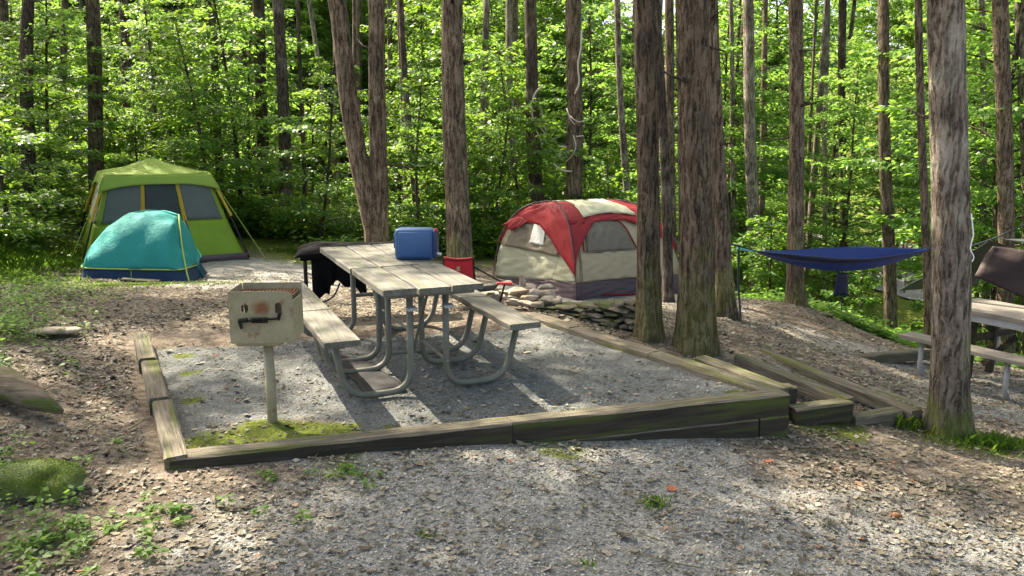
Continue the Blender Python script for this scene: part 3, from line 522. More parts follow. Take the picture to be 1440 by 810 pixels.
def hull_rock(seed, d, n=22):
    r = np.random.default_rng(seed); p = r.normal(size=(n, 3)); p /= np.abs(p).max(1, keepdims=True) ** .75 * np.linalg.norm(p, axis=1, keepdims=True) ** .25; p *= r.uniform(.82, 1.05, (n, 1)) * np.array(d) / 2
    bm = bmesh.new(); vs_ = [bm.verts.new(q) for q in p]; h = bmesh.ops.convex_hull(bm, input=vs_); bmesh.ops.delete(bm, geom=[v for v in bm.verts if not v.link_faces], context='VERTS')
    bmesh.ops.bevel(bm, geom=list(bm.edges), offset=min(d) * .06, segments=1, affect='EDGES', clamp_overlap=True); me = bpy.data.meshes.new('rock'); bm.to_mesh(me); bm.free(); return me
fr = [(695, 405, .09), (709, 412, .08), (701, 419, .10), (722, 425, .11), (737, 427, .1), (755, 428, .1), (752, 413, .15), (771, 414, .14), (768, 423, .14), (742, 404, .12), (783, 424, .1), (715, 398, .08), (730, 412, .18), (766, 405, .12), (689, 413, .07), (745, 420, .12)]
for i, (u, v, d) in enumerate(fr):
    yy = 8.1 + (425 - v) * .022; p = PY(u, v, yy); gz = float(GZ(p.x, yy)); zz = max(p.z, gz + .0)
    big = (d * 1.7, d * 1.1, d * .75)
    nm = ['low', 'small', 'rounded', 'flat'][i % 4]
    lab = {9: 'flat slab of stone on top of the fire ring pile', 13: 'pale smooth oblong stone on top of the fire ring pile', 12: 'broad tan block in the middle of the fire ring pile', 11: 'small reddish stone at the back of the fire ring beside the red armrest'}.get(i, 'rough tan stone in the low pile round the fire ring')
    o = add('fire_ring_stone', hull_rock(40 + i, big), M['stone'], loc=(p.x, yy, zz), rot=(random.uniform(-.1, .1), 0, random.uniform(-.4, .4))); tag(o, lab, 'stone', 'stones piled round the fire ring')
    if i in (0, 1, 11): o['label'] = 'small rust tinged stone at the left end of the fire ring' 
p = PY(735, 397, 8.5); tag(add('fire_ring_stone', hull_rock(77, (.09, .08, .17), 12), M['stone'], loc=(p.x, 8.5, p.z)), 'pointed pale stone standing upright behind the fire ring pile', 'stone', 'stones piled round the fire ring')
# wall
W0, W1, W2 = Vector((.3, 8.2)), Vector((.8, 7.62)), Vector((1.22, 7.3))
sw = empty('stone_wall', (.85, 7.45, 0), 0, 'low mossy dry stone wall below the red and cream tent', 'stone wall')
me = bmesh.new(); rr = random.Random(3); Ltot = 1.35
for row in range(6):
    s = -.05 + rr.uniform(0, .1)
    while s < 1.02:
        wl = rr.uniform(.09, .34); q = s + wl / 2 / Ltot; P_ = W0 * (1 - q) ** 2 + W1 * 2 * q * (1 - q) + W2 * q * q; T_ = (W1 - W0) * (1 - q) + (W2 - W1) * q; an = math.atan2(T_.y, T_.x)
        top = -.0 + .27 * min(1, max(q, 0)) ** .9; hh = (top + .1) / 6 * rr.uniform(.85, 1.25); z = -.1 + (row + .5) * (top + .1) / 6
        for dep in (0, .16):
            Mx = Matrix.Translation(Vector((P_.x, P_.y, z)) + Vector((-T_.y, T_.x, 0)).normalized() * (dep + rr.uniform(-.03, .03)) - Vector((.85, 7.45, 0))) @ Matrix.Rotation(an + rr.uniform(-.08, .08), 4, 'Z')
            t_ = hull_rock(rr.randrange(99999), (wl * 1.06, .2, hh * 1.15), 26); t_.transform(Mx); me.from_mesh(t_)
        s += wl / Ltot
mm = bpy.data.meshes.new('wall_stones'); me.to_mesh(mm); me.free()
add('wall_stones', mm, M['wall_stone'], sw)
# ------------------------------------------------------------------ tents
def wr(x, y, a=.012): return a * (math.sin(x * 17 + 3 * math.sin(y * 7)) + math.sin(y * 23 + 2 * math.sin(x * 11)) * .7)
# --- green cabin tent
gx, gy = -6.78, 15.3; gyaw = R(30); gz_ = H(gx, gy) + .0
gt = empty('cabin_tent', (gx, gy, gz_), gyaw, 'large lime green cabin tent with grey mesh windows', 'tent'); gt.scale = (.95, .95, .93)
hb, he, ze, zp = 1.42, .88, 1.64, 1.93
def wall(k, s, h, off=0):
    """face k (0 front,1 right,2 back,3 left) ; s -1..1 ; h 0..1 height share"""
    w = hb + (he - hb) * (h ** .85); y = -(w + off); x = s * w
    for _ in range(k): x, y = -y, x
    return Vector((x, y, ze * h))
for k in range(4):
    nm = 'wall_panel'
    add(nm, grid(lambda s, t: wall(k, s * 2 - 1, t * .46, .03 * math.sin(s * math.pi) + wr(s * 2, t, .012) * math.sin(s * math.pi)), 24, 10), M['green_wall'], gt, smooth=True, solid=.006)
    add('upper_wall', grid(lambda s, t: wall(k, s * 2 - 1, .46 + .54 * t, -.0), 10, 8), M['green_fly'], gt, smooth=True, solid=.006)
def panel(name, k, s0, s1, h0, h1, m, off=.02, r=.0, topcurve=0):
    def f(s, t):
        S_ = s0 + (s1 - s0) * s; tt = h0 + (h1 - h0) * t
        if topcurve: tt = h0 + (h1 - topcurve * (abs(2 * s - 1) ** 3) * (h1 - h0) - h0) * t
        return wall(k, S_, tt, off + wr(s * 1.3, t, .006))
    return add(name, grid(f, 14, 10), m, gt, smooth=True, solid=.006)
panel('window_mesh', 0, -.93, -.33, .47, .97, M['mesh_grey'], .02, topcurve=.12)
panel('door_mesh', 0, -.28, .3, .47, .98, M['mesh_dark'], .024)
panel('window_mesh', 0, .36, .93, .47, .97, M['mesh_grey'], .02, topcurve=.12)
panel('window_mesh', 3, -.7, .75, .47, .93, M['mesh_white'], .02, topcurve=.1)  # white colour stands in for sunlight showing through this mesh
panel('window_trim', 3, -.88, -.68, .5, .93, M['yellow'], .024); panel('window_trim', 3, -.75, .8, .88, .96, M['yellow'], .03, topcurve=.2)
for s0 in (-.335, .315):
    panel('door_seam', 0, s0 - .02, s0 + .05, .3 if s0 > 0 else .47, .98, M['yellow'], .03)
MB().tube([wall(0, .33 + .03 * math.sin(h * 3), h * .47, .035) for h in np.linspace(0.02, 1, 8)], .012, 6).build('door_zip', M['navy'], gt)
for sx, sy in ((-1, -1), (1, -1), (1, 1), (-1, 1)):
    mb = MB(); mb.tube([(sx * (hb + .04) + 0, sy * (hb + .04), 0.0), (sx * (hb + (he - hb) * .47 + .035), sy * (hb + (he - hb) * .47 + .035), ze * .5)], .018, 8); mb.build('corner_pole', M['black_iron'], gt)
    MB().tube([(sx * (hb + (he - hb) * .45 + .04), sy * (hb + (he - hb) * .45 + .04), ze * .5), (sx * (he + .03), sy * (he + .03), ze)], .026, 8).build('pole_sleeve', M['yellow'], gt)
    MB().tube([(sx * (hb + .3), sy * (hb + .25), H(gx, gy) * 0 - .02), (sx * (he + .05), sy * (he + .05), ze * .97)], .004, 5).build('guy_line', M['lime_cord'], gt)
# fly roof: pyramid with slight sag and valance
def roof(k):
    def f(s, t):
        S_ = s * 2 - 1; w = (he + .05) * (1 - t); z = ze + .03 + (zp - ze) * (t ** .9) - .05 * math.sin(t * math.pi) - .03 * (1 - t) * (1 - S_ * S_); x = S_ * w; y = -w
        for _ in range(k): x, y = -y, x
        return (x, y, z + wr(x * .5, y * .5, .005))
    return f
def valance(k):
    def f(s, t):
        S_ = s * 2 - 1; drop = (.17 + .16 * abs(S_) ** 3) * t; w = he + .05 + drop * .42 + .02 * math.sin(S_ * 9) * t; x = S_ * w; y = -w
        for _ in range(k): x, y = -y, x
        return (x, y, ze + .03 - .03 * (1 - S_ * S_) - drop)
    return f
for k in range(4):
    add('roof_panel', grid(roof(k), 24, 12), M['green_fly'], gt, smooth=True, solid=.006); add('fly_valance', grid(valance(k), 30, 4), M['green_fly'], gt, smooth=True, solid=.006)
MB().tube([(-.0, 0, zp), (0, 0, zp + .02)], .05, 10).build('roof_hub', M['green_fly'], gt)
add('floor_edge', grid(lambda s, t: (math.cos(s * 6.2832) * 0 + [(-1, -1), (1, -1), (1, 1), (-1, 1), (-1, -1)][min(3, int(s * 4))][0] * (1 - (s * 4 % 1 if s < 1 else 1)) * (hb + .03) + [(-1, -1), (1, -1), (1, 1), (-1, 1), (-1, -1)][min(4, int(s * 4 if s < 1 else 3) + 1)][0] * ((s * 4) % 1 if s < 1 else 1) * (hb + .03),
     [(-1, -1), (1, -1), (1, 1), (-1, 1), (-1, -1)][min(3, int(s * 4))][1] * (1 - (s * 4 % 1 if s < 1 else 1)) * (hb + .03) + [(-1, -1), (1, -1), (1, 1), (-1, 1), (-1, -1)][min(4, int(s * 4 if s < 1 else 3) + 1)][1] * ((s * 4) % 1 if s < 1 else 1) * (hb + .03), -.05 + .15 * t), 16, 1), M['plum'], gt, solid=.01)
# --- teal small dome
tx, ty = -5.52, 12.0; tz_ = H(tx, ty) - .05
tt_ = empty('dome_tent', (tx, ty, tz_), R(12), 'small dome tent with a teal fly over a navy base', 'tent'); tt_.scale = (.97, .97, 1.03); tt_.rotation_euler.y = R(3)
prof = [(-.86, 0), (-.8, .28), (-.66, .56), (-.46, .8), (-.22, .94), (0, .99), (.22, .985), (.45, .93), (.56, .64), (.68, .33), (.8, 0)]
def pf(s):
    q = s * (len(prof) - 1); i = min(int(q), len(prof) - 2); f = q - i; return prof[i][0] * (1 - f) + prof[i + 1][0] * f, prof[i][1] * (1 - f) + prof[i + 1][1] * f
def dome(s, t, off=0):
    x, z = pf(s); a = t * math.pi; sa = math.sin(a) ** .8 if 0 < t < 1 else 0; y = -math.copysign(abs(math.cos(a)) ** .9, math.cos(a)) * .8
    k = 1 + off; return Vector((x * (.985 + .015 * sa) * k, y * k, max(z, 0) * sa * k))
def band(z0, z1, off, nu, nv, wrk=0.):
    """surface strip on front (t<.5) and back between heights z0..z1 of each profile column"""
    def f(s, t):
        x, zt_ = pf(s); zt_ = max(zt_, .001)
        def tof(z):
            r = min(1, max(0, z / zt_)); return math.asin(min(1, r ** (1 / .8))) / math.pi
        if t <= .5: u = tof(min(z0, zt_)) + (tof(min(z1, zt_)) - tof(min(z0, zt_))) * t * 2
        else: a0 = tof(min(z0, zt_)); a1 = tof(min(z1, zt_)); u = 1 - (a1 + (a0 - a1) * (t - .5) * 2)
        p = dome(s, u, off + wrk * wr(s * 1.6, t * 1.2, .5)); return p
    return f
add('tent_body', grid(lambda s, t: dome(s, t, -.03), 40, 40), M['navy'], tt_, smooth=True, solid=.005)
add('fly', grid(band(.27, 2, .022, 40, 40, .03), 60, 50), M['teal'], tt_, smooth=True, solid=.005)
hem = [band(.27, 2, .028, 1, 1)(s, 0) for s in np.linspace(.09, .93, 30)]
MB().tube(hem, .009, 6).build('fly_hem', M['lime_cord'], tt_)
MB().tube([dome(s, .5, .03) for s in np.linspace(.0, .7, 20)], .012, 6).build('pole_arch', M['teal'], tt_, smooth=True)
MB().tube([dome(.7 + .3 * k, .5 - .5 * k, .045) for k in np.linspace(0, 1, 16)], .011, 6).build('edge_pole', M['lime_cord'], tt_)
MB().tube([(-.06, -.79, .27), (-.04, -.86, .05)], .004, 5).tube([(-.09, -.87, .03), (.01, -.87, .03)], .006, 5).build('hem_loop', M['lime_cord'], tt_)
MB().tube([(-.84, -.1, .27), (-.9, -.2, 0)], .007, 5).tube([(-.82, -.5, .25), (-.82, -.62, 0)], .007, 5).build('stake_loop', M['lime_cord'], tt_)
# --- red and cream dome tent: base corners
rz = -.93
LB, FB, RB = Vector(Pz(697, 394, rz)), Vector(Pz(810, 426, rz)), Vector(Pz(958, 412, rz)); LB.z = FB.z = RB.z = 0
e1 = (RB - FB); e2 = (LB - FB); L1 = e1.length; L2 = e2.length
BB = LB + e1; cen = (LB + RB) / 2; cen = (FB + LB + RB + BB) / 4
rt = empty('family_tent', (cen.x, cen.y, rz), 0, 'red and cream family dome tent with a screened door', 'tent')
base = [FB - cen, RB - cen, BB - cen, LB - cen]; HT = 1.5
for q_ in base: q_.z = 0
axd = e1.normalized(); axl = .58
ridge0, ridge1 = -axd * axl - e2.normalized() * .0, axd * (axl - .1)
def dt(p, a, off=0):
    """p perimeter 0..4 (0 F->R front, 1 R->B, 2 B->L, 3 L->F), a 0 ground .. 1 ridge"""
    p = p % 4; k = int(p); f = p - k; b = base[k].lerp(base[(k + 1) % 4], f)
    # rounded plan
    if k == 0: r_ = ridge0.lerp(ridge1, f)
    elif k == 1: r_ = ridge1
    elif k == 2: r_ = ridge1.lerp(ridge0, f)
    else: r_ = ridge0
    bulge = 1 - .06 * (1 - abs(2 * f - 1) ** 2)
    h = math.sin(a * math.pi / 2) ** 1.0; plan = math.cos(a * math.pi / 2) ** .86 if a < 1 else 0
    b = b * bulge; q = r_ * (1 - plan) + b * plan; out = q.normalized() if q.length > 0 else Vector()
    q = q + out * off * (1 if a < .85 else .4); return Vector((q.x, q.y, HT * h + off * .8 * a))
def dpatch(name, p0, p1, a0, a1, m, off=.0, nu=24, nv=12, w=.01):
    A0 = a0 if callable(a0) else (lambda s: a0); A1 = a1 if callable(a1) else (lambda s: a1)
    return add(name, grid(lambda s, t: dt(p0 + (p1 - p0) * s, A0(s) + (A1(s) - A0(s)) * t, off + wr(s * 1.5, t * 1.1, w)), nu, nv), m, rt, smooth=True, solid=.005)
dpatch('lower_wall', 0, 1, 0, .14, M['plum'], .0); dpatch('lower_wall', 1, 2, 0, .14, M['plum'], .0); dpatch('lower_wall', 2, 3, 0, .14, M['plum']); dpatch('lower_wall', 3, 4, 0, lambda s: .03 + .11 * s, M['plum'])
for k in (0, 1, 2): dpatch('tent_wall', k, k + 1, .14, 1, M['beige'])
dpatch('tent_wall', 3, 4, lambda s: .03 + .11 * s, .3, M['sage']); dpatch('tent_wall', 3, 4, .3, 1, M['beige'])
dpatch('window_mesh', 3.08, 3.8, .3, .55, M['tent_mesh'], .035)
dpatch('window_liner', 3.4, 3.6, .36, .55, M['mesh_white'], .05, w=.002)
def arch(s): return .36 + .33 * (max(0, 1 - abs(2 * s - 1) ** 3.2)) ** .5
dpatch('door_window', .13, .62, .345, lambda s: max(.35, arch(s) - .03), M['tent_mesh'], .035)
dpatch('door_panel', .05, .68, .14, .345, M['beige'], .022)
dpath = [dt(.05 + .0 * k, a, .03) for k, a in ((0, x) for x in np.linspace(.03, .42, 6))]
MB().tube([dt(.1 + .54 * s, .36 + (arch(s) - .36) * 1.02, .03) for s in np.linspace(0.0, 1, 24)], .012, 6).tube([dt(.64 + .05 * s, .36 - .34 * s, .03) for s in np.linspace(0, 1, 8)], .012, 6).tube([dt(.25 + .44 * s, .02 + .02 * (1 - s) ** 2, .03) for s in np.linspace(0, 1, 10)], .014, 6).build('door_piping', M['red_fly'], rt, smooth=True)
MB().tube([dt(.06, a, .03) for a in np.linspace(.0, .5, 9)], .008, 6).tube([dt(.1, .36, .03), dt(.62, .36, .03)], .006, 6).build('door_zip', M['plum'], rt)
# fly boundaries: red sectors round corners, cream in middle of long sides
def flyF(s):   # front side lower edge; s 0..1 along F->R
    if s < .3: return .2 + .42 * (s / .3) ** .55
    return .62 + .0 * s - .3 * max(0, (s - .62) / .38) ** 1.5
dpatch('fly_red', 0, 1, flyF, .78, M['red_fly'], .055, 48, 10, .006)
def cr0(s): return .66 + .05 * math.sin(s * math.pi)
dpatch('fly_cream', 0.19, .8, cr0, 1, M['cream'], .07, 30, 10, .006)
dpatch('fly_red', 0, .2, .6, 1, M['red_fly'], .056, 6, 8, .004); dpatch('fly_red', .79, 1, .6, 1, M['red_fly'], .056, 6, 8, .004)
dpatch('fly_red', 1, 2, lambda s: .32 + .25 * math.sin(s * math.pi), 1, M['red_fly'], .055, 24, 12, .006)
dpatch('fly_red', 2, 3, lambda s: .32 + .25 * math.sin(s * math.pi), .8, M['red_fly'], .055, 24, 10, .006); dpatch('fly_cream', 2.1, 2.9, .66, 1, M['cream'], .07)
def flyL(s):  # L->F
    if s > .48: return .55 - .37 * ((s - .48) / .52) ** 1.2
    return .52 + .03 * math.sin(s * 5)
dpatch('fly_red', 3, 4, flyL, 1, M['red_fly'], .055, 40, 14, .008)
def vest(s, t): 
    p = dt(3.0 + .28 * s, .6, .05); q = dt(3.0 + .26 * s, .46 + .02 * math.sin(s * 9), .12 + .03 * math.sin(s * 20)); return p.lerp(q, t)
add('fly_eave', grid(vest, 24, 8), M['red_fly'], rt, smooth=True, solid=.006)
for c in range(4): MB().tube([dt(c + 1e-4, a, .075 if a > .3 else .04) for a in np.linspace(0, .98, 16)], .011, 6).build('pole', M['plum'], rt, smooth=True)
MB().tube([dt(3.92, .47, .06), Vector(dt(3.75, .0, .35))], .004, 5).build('guy_line', M['plum'], rt)
# ------------------------------------------------------------------ stop sign
sp_ = PY(1278, 346, 35); sg = H(sp_.x, 35)
so = empty('stop_sign', (sp_.x, 35, sg), R(-8), 'red octagonal STOP sign by the road beyond the hammock', 'road sign')
hz = sp_.z - sg; rad = .42
octo = lambda r_, y: [(r_ * math.sin(R(22.5 + 45 * k)), y, hz + r_ * math.cos(R(22.5 + 45 * k))) for k in range(8)]
def plate8(r_, y0, y1):
    mb = MB(); a = octo(r_, y0); b = octo(r_, y1); mb.poly(a[::-1]); mb.poly(b)
    for k in range(8): mb.poly([a[k], a[(k + 1) % 8], b[(k + 1) % 8], b[k]])
    return mb
plate8(rad, -.004, 0).build('border', M['sign_white'], so); plate8(rad * .93, -.008, -.005).build('face', M['sign_red'], so)
fc = bpy.data.curves.new('lettering', 'FONT'); fc.body = 'STOP'; fc.size = .36; fc.align_x = 'CENTER'; fc.align_y = 'CENTER'; fc.extrude = .003; fc.offset = .006
fo = bpy.data.objects.new('lettering_tmp', fc); col.objects.link(fo); bpy.context.view_layer.update()
lm = bpy.data.meshes.new_from_object(fo.evaluated_get(bpy.context.evaluated_depsgraph_get())); bpy.data.objects.remove(fo)
add('lettering', lm, M['sign_white'], so, loc=(0, -.013, hz - .01), rot=(R(90), 0, 0))
MB().box((0, .03, hz / 2 - .1), (.06, .04, hz + .3)).build('post', M['pipe'], so)
# ------------------------------------------------------------------ right picnic table
b0 = Pz(1283, 472, -.45); b1 = Pz(1432, 506, -.45); bdv = (b1 - b0); bdv.z = 0; bdv.normalize(); bpn = Vector((-bdv.y, bdv.x, 0))
pt2 = empty('picnic_table', (b0.x, b0.y, -.9), math.atan2(bdv.y, bdv.x), 'sunlit picnic table with white bench legs behind the mossy trunk', 'picnic table')
# local x towards camera right, +y = far side (right/up)
for k in range(3): add('tabletop_plank', plank_mesh(2.3, .24, .045, 30 + k), M['plank_red'], pt2, loc=(.05, .52 + .245 * k, .755))
MB().box((1.2, .44, .69), (2.2, .03, .09)).box((1.2, 1.08, .69), (2.2, .03, .09)).build('top_rail', M['white_metal'], pt2)
for y in (0, 1.52): add('bench_seat', plank_mesh(2.3, .25, .045, 40), M['plank_red'], pt2, loc=(-.08, y, .445))
for x in (.12, 1.05, 2.0):
    for y in (0, 1.52): tube_obj('bench_leg', [(x, y, .42), (x + .0, y, .1), (x + .03, y + (.06 if y == 0 else -.06), -.05)], .026, M['white_metal'], pt2)
for x in (.35, 1.9):
    for y in (.55, .98): MB().box((x, y, .34), (.07, .07, .74)).build('table_leg', M['timber_dark'], pt2, bevel=.006)
    MB().box((x, .76, .42), (.05, 1.3, .07)).box((x + .2, .76, .3), (.5, .04, .06), Euler((0, R(-50), 0))).build('cross_brace', M['timber_dark'], pt2)
# ------------------------------------------------------------------ hammock
hl, hr = PY(1062, 353, 9.3), PY(1306, 350, 10.3)
def hamf(s, t):
    c = hl.lerp(hr, s); wid = .03 + .34 * math.sin(s * math.pi) ** .7; sag = .25 * math.sin(s * math.pi) ** .85
    a = (t - .5) * 2; y = a * wid * .6; z = -sag * (1 - .75 * a * a) + .022 * math.sin(a * 11 + s * 5) * math.sin(s * math.pi) + (.0 if a < 0 else .05 * math.sin(s * math.pi))
    return Vector((c.x, c.y + y, c.z + z))
ho = empty('hammock', (hl + hr) / 2, 0, 'blue nylon hammock slung between two trees', 'hammock'); off_ = (hl + hr) / 2
add('fabric', grid(lambda s, t: hamf(s, t) - off_, 60, 26), M['ham'], ho, smooth=True, solid=.004)
add('front_edge', grid(lambda s, t: hamf(s, .0 + .08 * t) - off_ + Vector((0, -.01, .006)), 60, 2), M['ham_dark'], ho, smooth=True, solid=.006)
tC = PY(1018, 342, 9.1)
MB().tube([tC - off_, PY(1040, 346, 9.2) - off_, hl - off_], .012, 6).tube([hr - off_, PY(1330, 345, 10.6) - off_], .012, 6).build('strap', M['strap'], ho)
MB().tube([PY(1037, 349, 9.2) - off_, PY(1050, 351, 9.25) - off_, PY(1060, 353, 9.3) - off_], .016, 6).build('carabiner_cord', M['cord_teal'], ho)
sa_ = PY(1185, 384, 9.75)
def sack(s, t):
    a = s * 2 * math.pi; r_ = .065 + .028 * t; return Vector((math.cos(a) * r_, math.sin(a) * r_ * .4, -.28 * t + .012 * math.sin(a * 3) * t)) + sa_
add('stuff_sack', grid(lambda s, t: sack(s, t) - off_, 20, 8), M['ham_dark'], ho, smooth=True, solid=.006)
MB().tube([sa_ + Vector((0.01, 0, -.27)) - off_, sa_ + Vector((.02, 0, -.48)) - off_], .006, 5).build('drawcord', M['strap'], ho)
st = [PY(1039, 345, 9.2), PY(1038, 400, 9.2), PY(1042, 452, 9.15), PY(1046, 456, 9.1)]
tag(MB().tube(arc_path(st, .05), [.013] * 9 + [.013] * (len(arc_path(st, .05)) - 9), 6).build('hanging_strap', M['strap']), 'dark strap hanging straight down from the left end of the hammock', 'strap')
# tarps right
def sheet(name, q, m, label, cat, sag=.05, nu=20, nv=14):
    q = [Vector(x) for x in q]; c = sum(q, Vector()) / 4
    def f(s, t): p = q[0].lerp(q[1], s).lerp(q[3].lerp(q[2], s), t); p.z -= sag * math.sin(s * math.pi) * math.sin(t * math.pi); p.y += .03 * math.sin(s * 13 + t * 5); return p - c
    return tag(add(name, grid(f, nu, nv), m, loc=c, smooth=True, solid=.006), label, cat)
sheet('tarp', [PY(1264, 409, 12.4), PY(1392, 338, 12.4), PY(1415, 345, 13.2), PY(1372, 402, 13.6)], M['tarp'], 'grey nylon tarp slanting down behind the mossy trunk', 'tarp')
sheet('tarp', [PY(1396, 334, 12.3), PY(1560, 360, 11.6), PY(1580, 338, 13), PY(1412, 336, 13.4)], M['tarp'], 'grey tarp roof stretched over the brown hammock', 'tarp', .03)
sheet('hammock', [PY(1396, 346, 12.1), PY(1560, 365, 11.4), PY(1560, 470, 11.2), PY(1368, 388, 12.0)], M['brown_cloth'], 'dark brown enclosed hammock hanging under the grey tarp', 'hammock', .0)
tag(MB().tube([PY(1366, 346, 12.3), PY(1396, 336, 12.3), PY(1450, 312, 12.2)], .012, 6).build('ridge_line', M['strap']), 'black cord running up to the right from the grey tarp', 'cord')
tag(MB().tube(arc_path([PY(1366, 300, 5.62), PY(1369, 330, 5.6), PY(1364, 350, 5.6), PY(1370, 362, 5.6), PY(1367, 368, 5.6)], .02), .004, 5).build('loose_cord', M['white']), 'thin pale cord dangling from the right side of the mossy trunk', 'cord')
# ------------------------------------------------------------------ trees
rngt = np.random.default_rng(5)
def trunk_arrays(path, rad, segs, ridge=.0, flare=0, seed=0):
    """path (n,3), rad (n,) -> verts, faces"""
    path = np.asarray(path, float); n = len(path); th = np.linspace(0, 2 * np.pi, segs, endpoint=False)
    v = VN(seed + 100, 32); s = np.r_[0, np.cumsum(np.linalg.norm(np.diff(path, axis=0), axis=1))]
    TH, SS = np.meshgrid(th, s); u = TH / (2 * np.pi)
    circ = segs
    a = np.abs(v(u * 32 % 32, SS * 1.6 + .35 * np.sin(TH)) - .5) * 2; b = v(u * 8 % 32 + 3, SS * .9)
    w = .5 + .5 * np.cos(TH)    # keep seam soft
    rr_ = rad[:, None] * (1 + .06 * np.sin(TH * 2 + seed + SS * .4) + .04 * np.sin(3 * TH + SS)) + ridge * (a - .4) + ridge * .6 * (b - .5)
    if flare: rr_ = rr_ * (1 + flare * 2.0 * np.exp(-SS / .19) * (.7 + .6 * np.sin(TH * 5 + seed)) + .18 * np.exp(-SS / .6))
    Vv = np.stack([path[:, 0][:, None] + rr_ * np.cos(TH), path[:, 1][:, None] + rr_ * np.sin(TH), np.repeat(path[:, 2][:, None], segs, 1)], -1).reshape(-1, 3)
    I0 = np.arange(n - 1)[:, None] * segs; J = np.arange(segs)[None]; J1 = (J + 1) % segs
    Ff = np.stack([I0 + J, I0 + J1, I0 + segs + J1, I0 + segs + J], -1).reshape(-1, 4); return Vv, Ff
def leaves(pos, dr, nrm, size, seed=0):
    """pos,dr,nrm (n,3) ; size (n,) -> kite leaves"""
    dr = dr / np.linalg.norm(dr, axis=1, keepdims=True); sd = np.cross(dr, nrm); sd /= np.linalg.norm(sd, axis=1, keepdims=True) + 1e-9; up_ = np.cross(sd, dr)
    s = size[:, None]; V_ = np.stack([pos, pos + dr * s * .42 + sd * s * .3 - up_ * s * .05, pos + dr * s - up_ * s * .16, pos + dr * s * .42 - sd * s * .3 - up_ * s * .05], 1).reshape(-1, 3)
    return V_, np.arange(len(pos) * 4).reshape(-1, 4)
def canopy_mesh(seed, RX=5.2, HZ=5.5, nclump=100, per=150, size=.17):
    r = np.random.default_rng(seed); d = r.normal(size=(nclump, 3)); d /= np.linalg.norm(d, axis=1, keepdims=True); c = d * (r.random((nclump, 1)) ** .45) * [RX, RX, HZ * .5] * r.uniform(.7, 1.15, (nclump, 1))
    n = nclump * per; cc = np.repeat(c, per, 0); cr = np.repeat(r.uniform(.35, .8, nclump), per)
    o = r.normal(size=(n, 3)); o /= np.linalg.norm(o, axis=1, keepdims=True); pos = cc + o * (r.random((n, 1)) ** .5) * cr[:, None] * [1.15, 1.15, .55]
    dr = o + r.normal(size=(n, 3)) * .5; dr[:, 2] -= .2; nr = r.normal(size=(n, 3)) * .5 + [0, 0, 1]
    V_, F_ = leaves(pos, dr, nr, r.uniform(.7, 1.3, n) * size); rn_ = np.clip(np.repeat(r.random(nclump), per) * .5 + r.random(n) * .5, 0, 1)
    return npmesh('crown', V_, F_, {'rnd': ('FACE', rn_)})
def spray_tree(seed, Hh, nb, Lmax, low=.15, lsize=.11, per=150, dens=1.):
    """understorey tree with layered sprays. returns trunk mesh, crown mesh"""
    r = np.random.default_rng(seed); pz = np.linspace(0, Hh, 14); lean = r.normal(0, .04, 2); path = np.stack([lean[0] * pz + .12 * np.sin(pz * .8 + seed), lean[1] * pz + .1 * np.sin(pz * .6 + 2 * seed), pz], 1); rad = .012 + .0075 * Hh * (1 - pz / Hh) ** .8
    Vt, Ft = trunk_arrays(path, rad, 8, 0, .3, seed); Vs = [Vt]; Fs = [Ft]; nv = len(Vt); P_, D_, N_, S_, Q_ = [], [], [], [], []
    for k in range(nb):
        f = low + (1 - low) * (k + r.random()) / nb; z0 = f * Hh; b0_ = np.array([np.interp(z0, pz, path[:, 0]), np.interp(z0, pz, path[:, 1]), z0]); an = k * 2.4 + r.normal(0, .4); L = Lmax * (1.05 - .75 * ((f - .35) / .65) ** 2 if f > .35 else .75 + f) * r.uniform(.65, 1.1)
        d0 = np.array([math.cos(an), math.sin(an), 0]); el = r.uniform(.1, .5) + .5 * f; ts = np.linspace(0, 1, 6); bp = b0_ + d0 * (ts * L)[:, None] + np.array([0, 0, 1]) * (L * (el * ts - .55 * el * ts ** 2 - .12 * ts ** 2))[:, None]
        mbv = MB().tube([Vector(p) for p in bp], [max(.003, .011 * (1 - t) * Hh / 6 + .003) for t in ts], 4, cap=False); Vs.append(np.array([tuple(p) for p in mbv.v])); Fs.append(np.array(mbv.f) + nv); nv += len(mbv.v)
        m_ = int(per * L / Lmax * dens); t = r.random(m_) ** .75; c_ = np.stack([np.interp(t, ts, bp[:, i]) for i in range(3)], 1); lat = np.array([-d0[1], d0[0], 0]); w_ = L * .42 * np.sin(np.pi * np.clip(t * .85 + .12, 0, 1)); side = r.uniform(-1, 1, m_)
        side = np.sign(side) * np.abs(side) ** .8
        pp = c_ + lat * (side * w_)[:, None] + d0 * (np.abs(side) * w_ * .5)[:, None]; pp[:, 2] += r.normal(0, .035, m_) - .1 * np.abs(side) * w_ + .05 * np.sin(t * 9 + k)
        P_.append(pp); D_.append(d0 * .7 + lat * np.sign(side)[:, None] * .8 + r.normal(0, .35, (m_, 3)) + [0, 0, -.15]); N_.append(r.normal(0, .33, (m_, 3)) + [0, 0, 1]); S_.append(r.uniform(.6, 1.25, m_) * lsize); Q_.append(np.clip(r.random() * .55 + r.random(m_) * .45, 0, 1))
    Vl, Fl = leaves(np.concatenate(P_), np.concatenate(D_), np.concatenate(N_), np.concatenate(S_))
    return npmesh('trunk', np.concatenate(Vs), np.concatenate(Fs)), npmesh('crown', Vl, Fl, {'rnd': ('FACE', np.concatenate(Q_))})
crowns = [canopy_mesh(s) for s in (1, 2, 3, 4)]
for c_ in crowns: c_.materials.append(M['leaf'])
